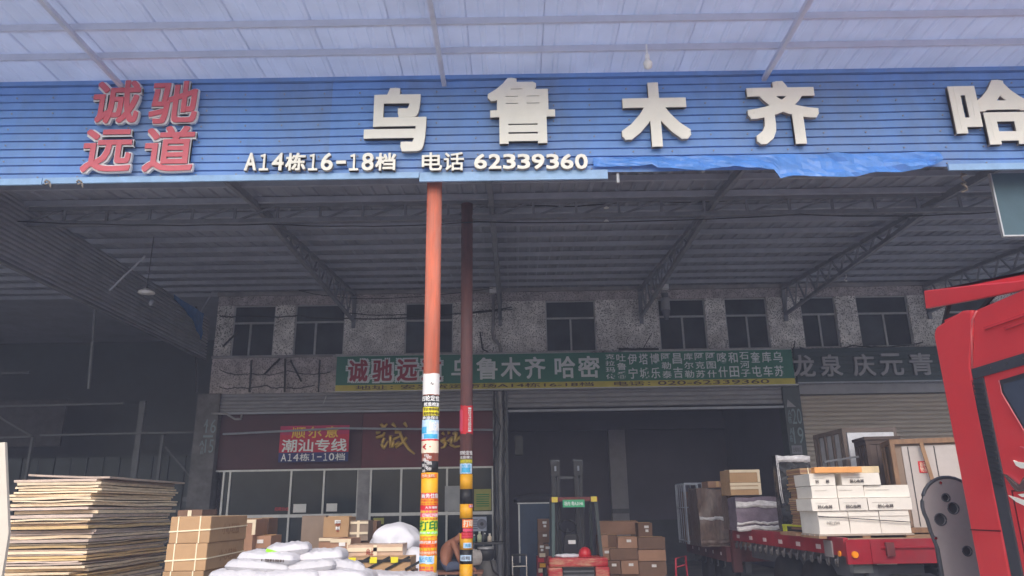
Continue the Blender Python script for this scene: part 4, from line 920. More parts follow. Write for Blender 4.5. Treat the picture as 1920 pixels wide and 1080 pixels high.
for s in (-1, 1):
    n0 = len(V); sh = Y0 + s * .2
    V += [((hx + .19, Y0 + s * .15, hz + .42), .065), ((hx + .24, sh, hz + .36), .055), ((hx + .3, sh + s * .03, hz + .18), .045), ((hx + .36, sh, hz + .06), .04), ((hx + .5, sh - s * .05, hz - .02), .032), ((hx + .56, sh - s * .07, hz - .05), (.042, .022))]
    E_ += [(3, n0)] + [(n0 + i, n0 + i + 1) for i in range(5)]
    hp = n0 + 5
    for f, (dy, L_) in enumerate(((-.028, .075), (-.01, .085), (.009, .08), (.026, .065))):
        m0 = len(V); V += [((hx + .56 + L_ * .6, sh - s * .07 + dy, hz - .07), .010), ((hx + .56 + L_ * .95, sh - s * .07 + dy, hz - .1), .008)]; E_ += [(hp, m0), (m0, m0 + 1)]
    m0 = len(V); V += [((hx + .575, sh - s * .12, hz - .06), .011), ((hx + .61, sh - s * .125, hz - .075), .009)]; E_ += [(hp, m0), (m0, m0 + 1)]
    n1 = len(V)
    V += [((hx + .1, Y0 + s * .1, hz - .02), .1), ((hx + .3, Y0 + s * .13, hz + .0), .078), ((hx + .47, Y0 + s * .14, hz + .0), .062), ((hx + .5, Y0 + s * .14, hz - .2), .058), ((hx + .5, Y0 + s * .14, hz - .42), .04), ((hx + .56, Y0 + s * .15, .07), (.04, .035)), ((hx + .68, Y0 + s * .16, .05), (.045, .025))]
    E_ += [(0, n1)] + [(n1 + i, n1 + i + 1) for i in range(6)]
skinmesh('body', V, E_, skin, man)
sv = [((hx - .01, Y0, hz), (.155, .14)), ((hx + .02, Y0, hz + .1), (.145, .125))]; se = [(0, 1)]
for s in (-1, 1):
    n1 = len(sv); sv += [((hx + .1, Y0 + s * .1, hz - .01), .112), ((hx + .28, Y0 + s * .13, hz + .005), .092), ((hx + .38, Y0 + s * .135, hz + .005), .088)]; se += [(0, n1), (n1, n1 + 1), (n1 + 1, n1 + 2)]
skinmesh('shorts', sv, se, shorts_m, man)
skinmesh('hair', [((hx + .34, Y0, hz + .585), (.085, .075)), ((hx + .4, Y0, hz + .62), (.088, .06)), ((hx + .44, Y0, hz + .62), (.07, .045))], [(0, 1), (1, 2)], hair_m, man)
for s in (-1, 1): MB().tube([(hx + .465, Y0 + s * .032, hz + .565), (hx + .492, Y0 + s * .032, hz + .568)], .011, 8).build('eye', hair_m, man)
MB().tube([(hx + .47, Y0, hz + .565), (hx + .505, Y0, hz + .535), (hx + .47, Y0, hz + .525)], [.008, .016, .01], 8).build('nose', skin, man, True)
bx('mouth', mat('lips', (150, 80, 70), .6), man, hx + .475, Y0 - .025, hz + .505, hx + .487, Y0 + .025, hz + .513)
# table with air conditioner unit, bottles, machine
p0 = at(905, 1017, 16.2)
tb_ = thing('side_table', 'dark table with bottles on it right of the brown pole', 'table', (p0.x, 16.4, 0))
bx('table_top', blk_pl, tb_, p0.x - .42, 16.1, p0.z - .04, p0.x + .42, 16.7, p0.z)
for xx in (-.38, .33):
    for yy in (16.13, 16.62): bx('leg', steel_dk, tb_, p0.x + xx, yy, .02, p0.x + xx + .05, yy + .05, p0.z - .04)
for k, (px, hh, r, m, lab) in enumerate(((880, .16, .035, green_p, 'green bottle, leftmost on the dark table'), (889, .13, .03, mat('teal jar', (70, 120, 110), .4), 'small teal jar between the green and the pale bottle'), (899, .19, .05, mat('pale jar', (190, 196, 160), .4), 'pale cream bottle in the middle of the dark table'), (909, .16, .03, mat('dark glass', (30, 36, 30), .3), 'dark bottle right of the pale cream one'), (918, .15, .045, cream_p, 'cream tub at the right end of the dark table'))):
    q = at(px, 1015, 16.3); t = thing('bottle', lab, 'bottle', (q.x, 16.35, p0.z), 'bottles on the dark table')
    MB().tube([(q.x, 16.35, p0.z + .002), (q.x, 16.35, p0.z + hh * .7), (q.x, 16.35, p0.z + hh * .85), (q.x, 16.35, p0.z + hh)], [r, r, r * .5, r * .45], 14).build('body', m, t, True); MB().cylz(q.x, 16.35, p0.z + hh, p0.z + hh + .025, r * .5, 12).build('cap', white_p, t)
x0, z0, x1, z1 = rect(884, 969, 912, 996, 18.6)
ac = thing('air_conditioner', 'pale blue grey outdoor air conditioner unit with round fan grille behind the bottles', 'air conditioner', ((x0 + x1) / 2, 18.7, z0))
bx('casing', mat('pale casing', (165, 172, 190), .5), ac, x0, 18.6, z0, x1, 18.95, z1)
rr = (z1 - z0) * .36; cx_ = x0 + (x1 - x0) * .7; cz_ = (z0 + z1) / 2
MB().tube([(cx_, 18.6, cz_), (cx_, 18.585, cz_)], rr, 24).build('fan_grille', mat('grille grey', (110, 112, 128), .5), ac)
MB().tube([(cx_, 18.585, cz_), (cx_, 18.575, cz_)], rr * .35, 16).build('hub', blk_pl, ac)
for k in range(5): bx('louvre', mat('grille grey', (110, 112, 128), .5), ac, x0 + .02, 18.585, z0 + .05 + k * (z1 - z0 - .08) / 5, x0 + (x1 - x0) * .42, 18.598, z0 + .075 + k * (z1 - z0 - .08) / 5)
for xx in (x0 + .04, x1 - .08): MB().bar((xx, 18.75, .02), (xx, 18.75, z0), .04).build('stand_leg', steel_dk, ac)
p1 = at(910, 1040, 15.6)
mc = thing('engine_drum', 'grey machine with round dark tank standing beside the middle column', 'machine', (p1.x, 15.8, 0))
MB().tube([(p1.x, 15.8, .02), (p1.x, 15.8, .55), (p1.x, 15.8, p1.z - .12)], [.24, .24, .2], 18).build('body', mat('machine grey', (112, 110, 108), .6), mc, True)
MB().tube([(p1.x, 15.8, p1.z - .12), (p1.x, 15.8, p1.z - .06), (p1.x, 15.8, p1.z + .06), (p1.x, 15.8, p1.z + .1)], [.12, .18, .18, .15], 20).build('tank', blk_pl, mc, True)
MB().tube([(p1.x, 15.8, p1.z + .1), (p1.x, 15.8, p1.z + .14)], .165, 20).build('lid', alu, mc)
MB().tube([(p1.x + .1, 15.6, p1.z - .1), (p1.x + .16, 15.58, p1.z - .3), (p1.x + .25, 15.6, .5), (p1.x + .28, 15.6, .3)], .018, 6).build('hose', rubber, mc, True)
sack(at(886, 1050, 15).x, 15.2, at(886, 1052, 15).z - .1, .34, .35, .3, 10, 'grey white cloth bag hanging by the brown pole', 31.0, 'cloth_bag', mat('grey cloth', (175, 168, 162), .8, var=.2, scale=12))

# ------------------------------------------------------------------ interior goods
q = at(972, 945, 19.0); q2 = at(1034, 940, 19.0)
cb_ = thing('blue_cabinet', 'dark blue steel cabinet with pale trim left of the forklift mast', 'cabinet', ((q.x + q2.x) / 2, 19.3, .02))
bx('body', blue_cab, cb_, q.x, 19.0, .02, q2.x, 19.6, q.z); bx('top_trim', alu, cb_, q.x - .03, 18.98, q.z + .002, q2.x, 19.6, q.z + .03)
bx('edge_trim', alu, cb_, q.x - .005, 18.985, .5, q.x + .03, 18.995, q.z - .01)
dd = lump((q.x + q2.x) / 2, 19.3, q.z + .032, 1.0, .5, .22, 4.4, 'dark folded cloth heap on top of the blue cabinet', mat('dark cloth', (38, 36, 40), .9), 'cloth_heap', 'cloth')
q = at(974, 1052, 18)
st = thing('metal_stool', 'low chrome framed stool in front of the blue cabinet', 'stool', (q.x, 18, 0))
s0 = q.z + .12
for dx in (-.16, .16):
    for dy in (-.14, .14): MB().bar((q.x + dx, 18 + dy, .02), (q.x + dx, 18 + dy, s0), .022).build('leg', chrome, st)
bx('seat', blk_pl, st, q.x - .18, 17.84, s0, q.x + .18, 18.16, s0 + .03); MB().bar((q.x - .16, 17.86, q.z - .1), (q.x + .16, 17.86, q.z - .1), .02).build('stretcher', chrome, st)
GI = 'cartons stacked inside the open bay'
left_i = [((1008, 973, 1030, 997), 'small carton on top of the stack left of the forklift'), ((1009, 997, 1030, 1018), 'second carton from the top left of the forklift'), ((1009, 1018, 1019, 1042), 'narrow carton under the second one left of the forklift'), ((1020.5, 1020, 1029, 1042), 'narrow pale carton beside the forklift left post')]
for r4, lab in left_i: carton(r4, 17.2, .4, lab, card_d, group=GI, tp='label', zfix=(rect(*r4, 17.2)[1] + .002, rect(*r4, 17.2)[3] - .002))
t = thing('red_goods_crate', 'red and yellow crate of packed goods under the narrow cartons left of the forklift', 'crate', (at(1018, 1060, 17.2).x, 17.4, .02))
x0, z0, x1, z1 = rect(1007, 1043, 1030, 1100, 17.2); bx('body', mat('red crate', (120, 28, 36), .6, var=.3, scale=8), t, x0, 17.2, .02, x1, 17.6, z1)
for k in range(6): bx('packet', (yellow, red_p, cream_p)[k % 3], t, x0 + .03 + .03 * (k % 2), 17.17, .2 + k * .105, x0 + .16 + .03 * (k % 2), 17.2, .28 + k * .105)
right_i = [((1122, 977, 1197, 1003), 'long carton topmost behind the stack right of the forklift', 16.2), ((1197, 980, 1223, 1007), 'small square carton at the top right of the stack by the forklift', 15.8),
    ((1128, 1002, 1140, 1027), 'dark narrow carton nearest the forklift right post, upper', 15.7), ((1140.5, 1003, 1157.5, 1027), 'square carton second from the forklift, upper row', 15.7), ((1158.5, 1006, 1195, 1028), 'taped carton with stickers in the upper row right of the forklift', 15.4),
    ((1197, 1007, 1247, 1030), 'wide carton in the right column, upper', 15.4), ((1128, 1027, 1143, 1050), 'dark narrow carton nearest the forklift right post, lower', 15.5), ((1144, 1028, 1195.5, 1050), 'wide plain carton in the middle row right of the forklift', 15.4),
    ((1197, 1030.5, 1248, 1052), 'wide carton in the right column, middle', 15.4), ((1135, 1051, 1163.5, 1077), 'stickered carton in the lower row nearest the forklift', 15.3), ((1165, 1050.5, 1197, 1077), 'stickered carton in the lower row second from the forklift', 15.3), ((1198.5, 1052.5, 1250, 1079), 'wide carton in the right column, lower', 15.3)]
for n_, (r4, lab, Y) in enumerate(right_i):
    zz0, zz1 = rect(*r4, Y)[1], rect(*r4, Y)[3]
    carton(r4, Y, .42, lab, card_d if n_ % 2 else card_p, group=GI, tp='seam label' if n_ in (1, 4, 6, 9, 10, 11) else 'seam', zfix=(zz0 + .003, zz1 - .006))
for k, (a, b_) in enumerate(((1135, 1163), (1165, 1197), (1198, 1250))):
    zt_ = rect(a, 1050, b_, 1078.5, 15.3)[1]
    carton((a, 1080, b_, 1150), 15.3, .42, ('carton on the floor nearest the forklift', 'carton on the floor second from the forklift', 'wide carton on the floor at the right of the stack')[k], card_d, group=GI, zfix=(.024, zt_))
carton((1122, 1003, 1128, 1100), 16.25, .4, 'tall carton on the floor under the long one behind the forklift', card_d, group=GI, zfix=(.024, rect(1122, 977, 1197, 1003, 16.2)[1]))
# red hand truck near the far trailer
p = at(1277, 1060, 14.2)
ht = thing('hand_truck', 'small red hand truck in the dark left of the far trailer', 'hand truck', (p.x, 14.2, 0))
hr = mat('red tube paint', (160, 30, 50), .5)
MB().tube([(p.x - .12, 14.25, .1), (p.x - .09, 14.2, p.z + .12), (p.x + .09, 14.2, p.z + .16), (p.x + .12, 14.25, .1)], .02, 6).build('frame', hr, ht, True)
for k in range(3): MB().bar((p.x - .11, 14.23, .25 + k * .22), (p.x + .11, 14.23, .3 + k * .22), .022).build('crossbar', hr, ht)
for s in (-1, 1): MB().tube([(p.x + s * .14, 14.3, .12), (p.x + s * .19, 14.3, .12)], .115, 16).build('wheel', rubber, ht)
bx('toe_plate', hr, ht, p.x - .16, 13.98, .01, p.x + .16, 14.2, .03)

# ------------------------------------------------------------------ forklift
FX, FY = at(1085, 1045, 14.3).x, 14.3
fk = thing('forklift', 'old red counterbalance forklift seen from behind, parked before the open bay', 'forklift', (FX, FY + .9, 0))
zc_ = at(1085, 1046, 14.3).z; hw = .56
b = MB(); prof = [(-hw, .12), (-hw, 0.04), (-hw * .8, 0), (hw * .8, 0), (hw, .04), (hw, .12)]
def slab(b, z0, z1, y0d=0, sc=1.0):
    pts = [(FX + x_ * sc, FY + y_ + y0d, z0) for x_, y_ in prof] + [(FX + hw * sc, FY + .7, z0), (FX - hw * sc, FY + .7, z0)]
    b.prism(pts, (0, 0, z1 - z0))
slab(b, zc_ - .16, zc_ + .0, .02, .97)
b.prism([(FX - hw, FY + .02, .3), (FX - .3, FY, .3), (FX - .3, FY, zc_ - .162), (FX - hw, FY + .02, zc_ - .162)], (0, .68, 0))
b.prism([(FX + .3, FY, .3), (FX + hw, FY + .02, .3), (FX + hw, FY + .02, zc_ - .162), (FX + .3, FY, zc_ - .162)], (0, .68, 0))
b.build('counterweight', fork_red, fk, bevel=.03)
bx('radiator', blk_pl, fk, FX - .3, FY + .14, .3, FX + .3, FY + .6, zc_ - .165)
for k in range(6): bx('radiator_slat', steel_dk, fk, FX - .28, FY + .1, .34 + k * .07, FX + .28, FY + .138, .365 + k * .07)
bx('chassis', fork_red, fk, FX - .5, FY + .7, .22, FX + .5, FY + 1.9, .55)
for s in (-1, 1):
    for yy in (.45, 1.75): MB().tube([(FX + s * .42, FY + yy, .3), (FX + s * .6, FY + yy, .3)], .29, 22).build('wheel', rubber, fk, True)
zg = at(1077, 936, 14.5).z; GX0, GX1 = at(1038, 940, 14.5).x, at(1118, 940, 14.5).x
gm = mat('dark guard paint', (46, 56, 58), .5, var=.2)
MB().bar((GX0 - .0, FY + .35, zg), (GX0 - .03, FY + .3, zc_ - .0), .06).build('guard_post', mat('dull teal guard', (62, 84, 84), .5, var=.2), fk); MB().bar((GX1, FY + .35, zg), (GX1 + .06, FY + .3, zc_ - .0), .06).build('guard_post', gm, fk)
for xx in (GX0, GX1): MB().bar((xx, FY + 1.35, zg), (xx, FY + 1.6, .55), .06).build('guard_post', gm, fk)
rm = mat('rusty red guard', (110, 40, 40), .5, var=.3)
bx('guard_rear_bar', rm, fk, GX0 - .05, FY + .3, zg - .035, GX1 + .05, FY + .38, zg + .04); bx('guard_front_bar', gm, fk, GX0 - .03, FY + 1.32, zg - .03, GX1 + .03, FY + 1.38, zg + .03)
for xx in (GX0, GX1): bx('guard_side_bar', gm, fk, xx - .025, FY + .385, zg - .03, xx + .025, FY + 1.315, zg + .03)
for k in range(5): xx = GX0 + (GX1 - GX0) * (k + 1) / 6; bx('guard_roof_bar', gm, fk, xx - .015, FY + .385, zg - .01, xx + .015, FY + 1.315, zg + .02)
for xx in (GX0 + .02, GX1 - .04): bx('lamp', mat('yellow lamp', (214, 190, 60), .4), fk, xx - .05, FY + .26, zg - .05, xx + .06, FY + .298, zg + .045)
x0, z0, x1, z1 = rect(1055, 937, 1096, 951, FY + .28); bx('rear_plate', mat('green plate', (60, 170, 120), .5, var=.15, scale=12), fk, x0, FY + .26, z0, x1, FY + .295, z1); text('场内 粤A.0146', x0 + .03, z0 + .03, x1 - .03, z1 - .03, FY + .26, white_l, fk, off=.015)
sx0, sz0, sx1, sz1 = rect(1055, 1001, 1086, 1040, FY + .75)
b = MB(); b.prism([(sx0, FY + .7, sz0), (sx1, FY + .7, sz0), (sx1 - .02, FY + .62, sz1 - .06), (sx1 - .06, FY + .6, sz1), (sx0 + .06, FY + .6, sz1), (sx0 + .02, FY + .62, sz1 - .06)], (0, .12, 0)); b.build('seat_back', blk_pl, fk, bevel=.02)
bx('seat', blk_pl, fk, sx0, FY + .75, zc_ - .05, sx1, FY + 1.2, zc_ + .08, bevel=.03)
bx('seat_patch', white_p, fk, sx0 + .1, FY + .585, sz0 + .2, sx1 - .08, FY + .612, sz0 + .27)
MB().tube([(FX - .1, FY + 1.5, 1.05), (FX - .1, FY + 1.35, 1.35)], .02, 8).build('steering_column', steel_dk, fk)
rg = [(FX - .1 + .17 * math.cos(a * .5236), FY + 1.3 + .07 * math.sin(a * .5236), 1.4 + .12 * math.sin(a * .5236)) for a in range(13)]
MB().tube(rg, .014, 6).build('steering_wheel', blk_pl, fk, True)
for pxa, pxb in ((1034, 1049), (1077, 1092)):
    a, c = at(pxa, 900, 15.9).x, at(pxb, 900, 15.9).x; zt_ = at(1062, 865, 15.9).z
    bx('mast_rail', mat('black mast paint', (.022, .022, .026), .5), fk, a, 15.85, .15, a + .075, 15.98, zt_); bx('mast_rail', mat('black mast paint', (.022, .022, .026), .5), fk, c - .06, 15.88, .2, c, 16.0, zt_ - .02)
    bx('mast_cap', steel_dk, fk, a - .02, 15.84, zt_ + .001, c + .02, 16.01, zt_ + .03); MB().cylz((a + c) / 2, 15.93, .3, zt_ - .35, .03, 10).build('lift_cylinder', steel_dk, fk)
    bx('mast_head', mat('black mast paint', (.022, .022, .026), .5), fk, a - .01, 15.83, zt_ - .3, c + .01, 15.849, zt_ - .001)
    bx('mast_clip', purl_g, fk, (a + c) / 2 - .02, 15.815, zt_ - .2, (a + c) / 2 + .02, 15.828, zt_ - .1)
ma, mc_ = at(1034, 900, 15.9).x, at(1092, 900, 15.9).x
for zz in (zt_ - .36, 1.0, .4): bx('mast_crossbar', steel_dk, fk, ma, 15.99, zz, mc_, 16.03, zz + .06)
for s in (.12, .62): MB().box(ma + s, 16.05, .1, ma + s + .1, 16.1, .6).box(ma + s, 16.1, .1, ma + s + .1, 17.0, .14).build('fork', steel_dk, fk)
q = at(1097, 1044, FY + .3)
hm = thing('safety_helmet', 'red safety helmet resting on the forklift counterweight', 'helmet', (q.x, FY + .3, zc_))
MB().tube([(q.x, FY + .3, zc_ + .003), (q.x, FY + .3, zc_ + .06), (q.x, FY + .3, zc_ + .12), (q.x, FY + .3, zc_ + .16), (q.x, FY + .3, zc_ + .175)], [.12, .118, .1, .06, .01], 20).build('shell', mat('red helmet', (200, 34, 44), .35), hm, True)
MB().tube([(q.x, FY + .27, zc_ + .002), (q.x, FY + .27, zc_ + .012)], .145, 20).build('brim', mat('red helmet', (200, 34, 44), .35), hm)
q = at(1064, 1044, FY + .3); lump(q.x, FY + .3, zc_ + .002, .4, .2, .06, 6.6, 'crumpled white gloves lying on the forklift counterweight', cloth_w, 'work_gloves', 'gloves', rough=.3)

# ------------------------------------------------------------------ trailers
TX = 4.1; BZ = 1.32
tr = thing('flatbed_trailer', 'red flatbed trailer loaded with white cartons and crates, behind the red truck', 'trailer', (5.3, 12, 0))
bx('deck', wood, tr, TX + .06, 9.76, BZ - .05, TX + 2.5, 14.7, BZ)
bx('side_rail', trail_red, tr, TX, 9.76, BZ - .2, TX + .055, 14.7, BZ + .02); bx('side_rail', trail_red, tr, TX + 2.505, 9.76, BZ - .2, TX + 2.56, 14.7, BZ + .02)
b = MB(); r_ = .06; pts = [(TX, 9.7, BZ - .29), (TX, 9.7, BZ - .06)] + [(TX + r_ * (1 - math.cos(a)), 9.7, BZ - .06 + r_ * math.sin(a)) for a in (R(30), R(60), R(90))] + [(TX + 2.56, 9.7, BZ), (TX + 2.56, 9.7, BZ - .29)]
b.prism(pts, (0, .055, 0)); b.build('end_panel', trail_red, tr)
bx('end_ridge', trail_red, tr, TX + .42, 9.68, BZ - .11, TX + 2.5, 9.699, BZ - .09); bx('corner_plate', trail_red, tr, TX + .3, 9.685, BZ - .28, TX + .42, 9.699, BZ - .01)
bx('latch', trail_dk, tr, TX + .48, 9.66, BZ - .2, TX + .58, 9.699, BZ - .04); bx('corner_post', plate_g, tr, TX - .02, 10.1, BZ - .23, TX - .002, 10.35, BZ - .03)
q = at(1603, 1040, 9.69); MB().tube([(q.x, 9.699, q.z), (q.x, 9.675, q.z)], .04, 20).build('marker_lamp', amber, tr); MB().tube([(TX - .002, 9.9, q.z), (TX - .02, 9.9, q.z)], .035, 16).build('marker_lamp', amber, tr)
for k in range(6): bx('reflector', refl_w, tr, TX - .006, 10.5 + k * .75, BZ - .15, TX - .001, 10.66 + k * .75, BZ - .09)
def hook(yy):
    pts = [(TX + .02, yy, BZ - .2), (TX + .0, yy, BZ - .27)] + [(TX + .0, yy + .04 - .04 * math.cos(a), BZ - .28 - .05 * math.sin(a)) for a in (0, .8, 1.57, 2.3, 3.1, 3.8)]
    return MB().tube(pts, .016, 6).build('rope_hook', mat('grey cast hook', (96, 92, 92), .6), tr, True)
hk = hook(10.0)
for k in range(1, 17): share(hk, dy=k * .28)
MB().box(TX + .3, 9.85, BZ - .5, TX + .42, 14.6, BZ - .055).box(TX + 2.1, 9.85, BZ - .5, TX + 2.22, 14.6, BZ - .055).build('chassis_beam', steel_dk, tr)
for yy in (11.2, 12.4):
    for xx in (TX + .1, TX + 2.1): MB().tube([(xx, yy, .5), (xx + .32, yy, .5)], .495, 26).build('wheel', rubber, tr, True)
bx('mudguard', mat('grey mudguard', (88, 90, 96), .5, var=.08), tr, TX + .15, 9.95, .45, TX + 1.05, 10.0, BZ - .32); bx('underrun_lamp', mat('grey lamp box', (120, 122, 120), .5), tr, TX + .1, 9.8, BZ - .4, TX + .34, 9.92, BZ - .3)
bx('stake_post', trail_dk, tr, TX - .02, 14.72, .55, TX + .14, 14.86, BZ + .05)
# far trailer
ft = thing('far_trailer', 'dull red low trailer behind, carrying the wire cage and wrapped goods', 'trailer', (5, 16.7, 0))
FZ = .98
bx('deck', wood, ft, TX - .02, 15.0, FZ - .06, TX + 2.5, 18.4, FZ); bx('side_rail', trail_dk, ft, TX - .08, 15.0, FZ - .26, TX - .022, 18.4, FZ + .01)
for k in range(5): bx('reflector', refl_w, ft, TX - .086, 15.3 + k * .6, FZ - .16, TX - .081, 15.38 + k * .6, FZ - .1)
for k in range(6): MB().tube([(TX - .05, 15.2 + k * .5, FZ - .26), (TX - .06, 15.2 + k * .5, FZ - .36), (TX - .06, 15.28 + k * .5, FZ - .38)], .016, 6).build('rope_hook', steel_dk, ft, True)
MB().box(TX + .3, 15.1, .5, TX + .42, 18.3, FZ - .065).box(TX + 2.0, 15.1, .5, TX + 2.12, 18.3, FZ - .065).build('chassis_beam', steel_dk, ft)
for xx in (TX + .1, TX + 2.0):
    for yy in (16.2, 17.4): MB().tube([(xx, yy, .42), (xx + .3, yy, .42)], .415, 24).build('wheel', rubber, ft, True)
bx('end_panel', trail_dk, ft, TX - .08, 14.93, FZ - .26, TX + 2.5, 14.99, FZ + .01)

# ------------------------------------------------------------------ cargo on the far trailer
def wrapped(r4, Y, depth, label, m, z0=None, name='wrapped_bundle', amp=.03, bands=None, xshift=0):
    x0, zz0, x1, z1 = rect(*r4, Y); z0 = zz0 if z0 is None else z0
    t = thing(name, label, 'wrapped goods', ((x0 + x1) / 2, Y + depth / 2, z0)); nx, ny, nz = 10, 6, 10
    b = MB()
    def P(u, v, w):
        p = Vector((x0 + (x1 - x0) * u, Y + depth * v, z0 + (z1 - z0) * w)); n_ = noise.noise_vector(p * 4.0) * amp + noise.noise_vector(p * 11.0) * amp * .5
        if w == 0: n_.z = 0
        return p + n_
    def grid(f, n, m_):
        vs = [f(i / n, j / m_) for i in range(n + 1) for j in range(m_ + 1)]; fs = [(i * (m_ + 1) + j, (i + 1) * (m_ + 1) + j, (i + 1) * (m_ + 1) + j + 1, i * (m_ + 1) + j + 1) for i in range(n) for j in range(m_)]; b.add(vs, fs)
    grid(lambda u, w: P(u, 0, w), nx, nz); grid(lambda u, w: P(1, u, w), ny, nz); grid(lambda u, w: P(1 - u, 1, w), nx, nz); grid(lambda u, w: P(0, 1 - u, w), ny, nz); grid(lambda u, v: P(u, v, 1), nx, ny); grid(lambda u, v: P(u, 1 - v, 0), nx, ny)
    b.build('goods', m, t, True)
    for (w0, w1, mm) in (bands or []):
        bb = MB(); vs = []
        for i in range(nx * 2 + 1):
            u = i / (nx * 2)
            for w in (w0, (w0 + w1) / 2, w1):
                q = P(u, 0, w); vs.append((q.x, q.y - .018 - .015 * abs(noise.noise(q * 14)), q.z + .01 * noise.noise(q * 17)))
        bb.add(vs, [(i * 3 + j, (i + 1) * 3 + j, (i + 1) * 3 + j + 1, i * 3 + j + 1) for i in range(nx * 2) for j in range(2)])
        o = bb.build('film_band', mm, t, True); o.modifiers.new('t', 'SOLIDIFY').thickness = .006
    return t
x0, z0, x1, z1 = rect(1287, 906, 1330, 1010, 16.4)
cg = thing('wire_cage', 'tall grey wire mesh cage at the left end of the far trailer', 'cage', ((x0 + x1) / 2, 16.8, FZ))
for xx in (x0, x1):
    for yy in (16.4, 17.3): MB().bar((xx, yy, FZ), (xx, yy, z1), .03).build('post', purl_g, cg)
for zz in (FZ + .05, FZ + (z1 - FZ) * .6, z1):
    MB().bar((x0, 16.4, zz), (x1, 16.4, zz), .022).bar((x0, 17.3, zz), (x1, 17.3, zz), .022).bar((x0, 16.4, zz), (x0, 17.3, zz), .022).build('rail', purl_g, cg)
for k in range(4): MB().bar((x0, 16.55 + k * .2, FZ), (x0, 16.55 + k * .2, z1), .012).build('wire', purl_g, cg)
for k in range(3): MB().bar((x0 + (x1 - x0) * (k + 1) / 4, 16.4, FZ), (x0 + (x1 - x0) * (k + 1) / 4, 16.4, z1), .012).build('wire', purl_g, cg)
carton((1290, 925, 1328, 1000), 16.6, .6, 'dark carton standing inside the wire cage', card_d, zfix=(FZ + .004, at(1300, 922, 16.6).z), tp='')
wrapped((1310, 916, 1381, 1016), 15.3, .9, 'brown film wrapped pallet load on the far trailer beside the wire cage', wrap_br, z0=FZ + .002, amp=.05, bands=((.02, .12, wrap_br), (.45, .5, wrap)))
carton((1327, 903, 1363, 916), 15.4, .5, 'small plain carton lying on the brown film wrapped load', card_p, tp='vert', zfix=(at(1340, 914, 15.35).z, at(1340, 902, 15.35).z))
# cargo on the near trailer, rear
wb1 = wrapped((1381, 932, 1466, 999), 13.5, .5, 'purple grey bundle bound with white stretch film at the rear of the near trailer', wrap_p, z0=BZ + .002, amp=.03, bands=((.02, .16, wrap), (.2, .28, wrap), (.7, .88, wrap)))
x0, z0, x1, z1 = rect(1367, 880, 1426, 925, 13.6); zt_ = at(1420, 931, 13.5).z + .03
carton((1369, 904, 1427, 926), 13.6, .6, 'lower of two tan cartons stacked on the purple grey bundle', card, tp='seam edge side', mt=tape, zfix=(zt_, zt_ + .215)); carton((1367, 881, 1424, 904), 13.62, .58, 'upper of two tan cartons stacked on the purple grey bundle', card, tp='seam edge', mt=tape, zfix=(zt_ + .22, zt_ + .44), rot=1.5)
wrapped((1366, 925, 1380, 1000), 14.2, .4, 'narrow brown pack behind the purple grey bundle', wrap_br, z0=BZ + .002, amp=.015)
# yellow framed ramp
yr = thing('yellow_frame', 'black ramp board with yellow frame lying along the trailer side edge', 'ramp', (4.16, 11.2, BZ))
bx('board', blk_pl, yr, 4.13, 10.5, BZ + .03, 4.18, 11.8, BZ + .115); MB().box(4.11, 10.45, BZ + .117, 4.2, 11.95, BZ + .14).box(4.11, 10.45, BZ + .022, 4.2, 11.95, BZ + .029).box(4.115, 11.8, BZ + .03, 4.195, 11.95, BZ + .116).build('frame', mat('lemon paint', (205, 210, 50), .5), yr)
# black wrapped panel, its edge sheen put in as pale film strips
WK = wrapped((1462, 853, 1527, 1004), 12.3, .18, 'tall flat panel wrapped in black stretch film with shiny edges', wrap_k, z0=BZ + .002, amp=.02, bands=((.9, .99, wrap),))
x0, z0, x1, z1 = rect(1462, 853, 1527, 1004, 12.3)
for k in range(2): MB().tube([(x0 + .02 + .02 * k, 12.27, BZ + .45), (x0 - .0 + .025 * k, 12.26, (BZ + z1) / 2), (x0 + .02 * k, 12.27, z1)], .007, 5).build('sheen_strip', wrap, WK, True)  # pale strips stand in for sheen down the left edge
# bundles of flat cartons
GF = 'tied bundles of brown flattened cartons'
for k in range(6):
    z0 = BZ + .05 + k * .148; x0, _, x1, _ = rect(1508 + (2 if k % 2 else 0), 950, 1560, 960, 11.0)
    if k == 5: x1 = at(1575, 880, 11.0).x
    t = thing('carton_bundle', ('lowest', 'second lowest', 'third lowest', 'third highest', 'second highest', 'highest')[k] + ' tied bundle of flat cartons behind the white boxes', 'cartons', ((x0 + x1) / 2, 11.3, z0), GF)
    for j in range(5): bx('flat_carton', (card, card_p)[j % 2], t, x0 + random.uniform(-.02, .02), 11.0 + random.uniform(-.02, .02), z0 + j * .029, x1, 11.55, z0 + j * .029 + .024)
    MB().box(x0 + .09, 10.97, z0, x0 + .105, 10.978, z0 + .144).build('string', strap, t)
tag(bx('packing_board', wood, None, at(1490, 1000, 11).x, 10.95, BZ + .002, at(1560, 1000, 11).x, 11.6, BZ + .048), 'thin board under the tied bundles of flat cartons', 'board')
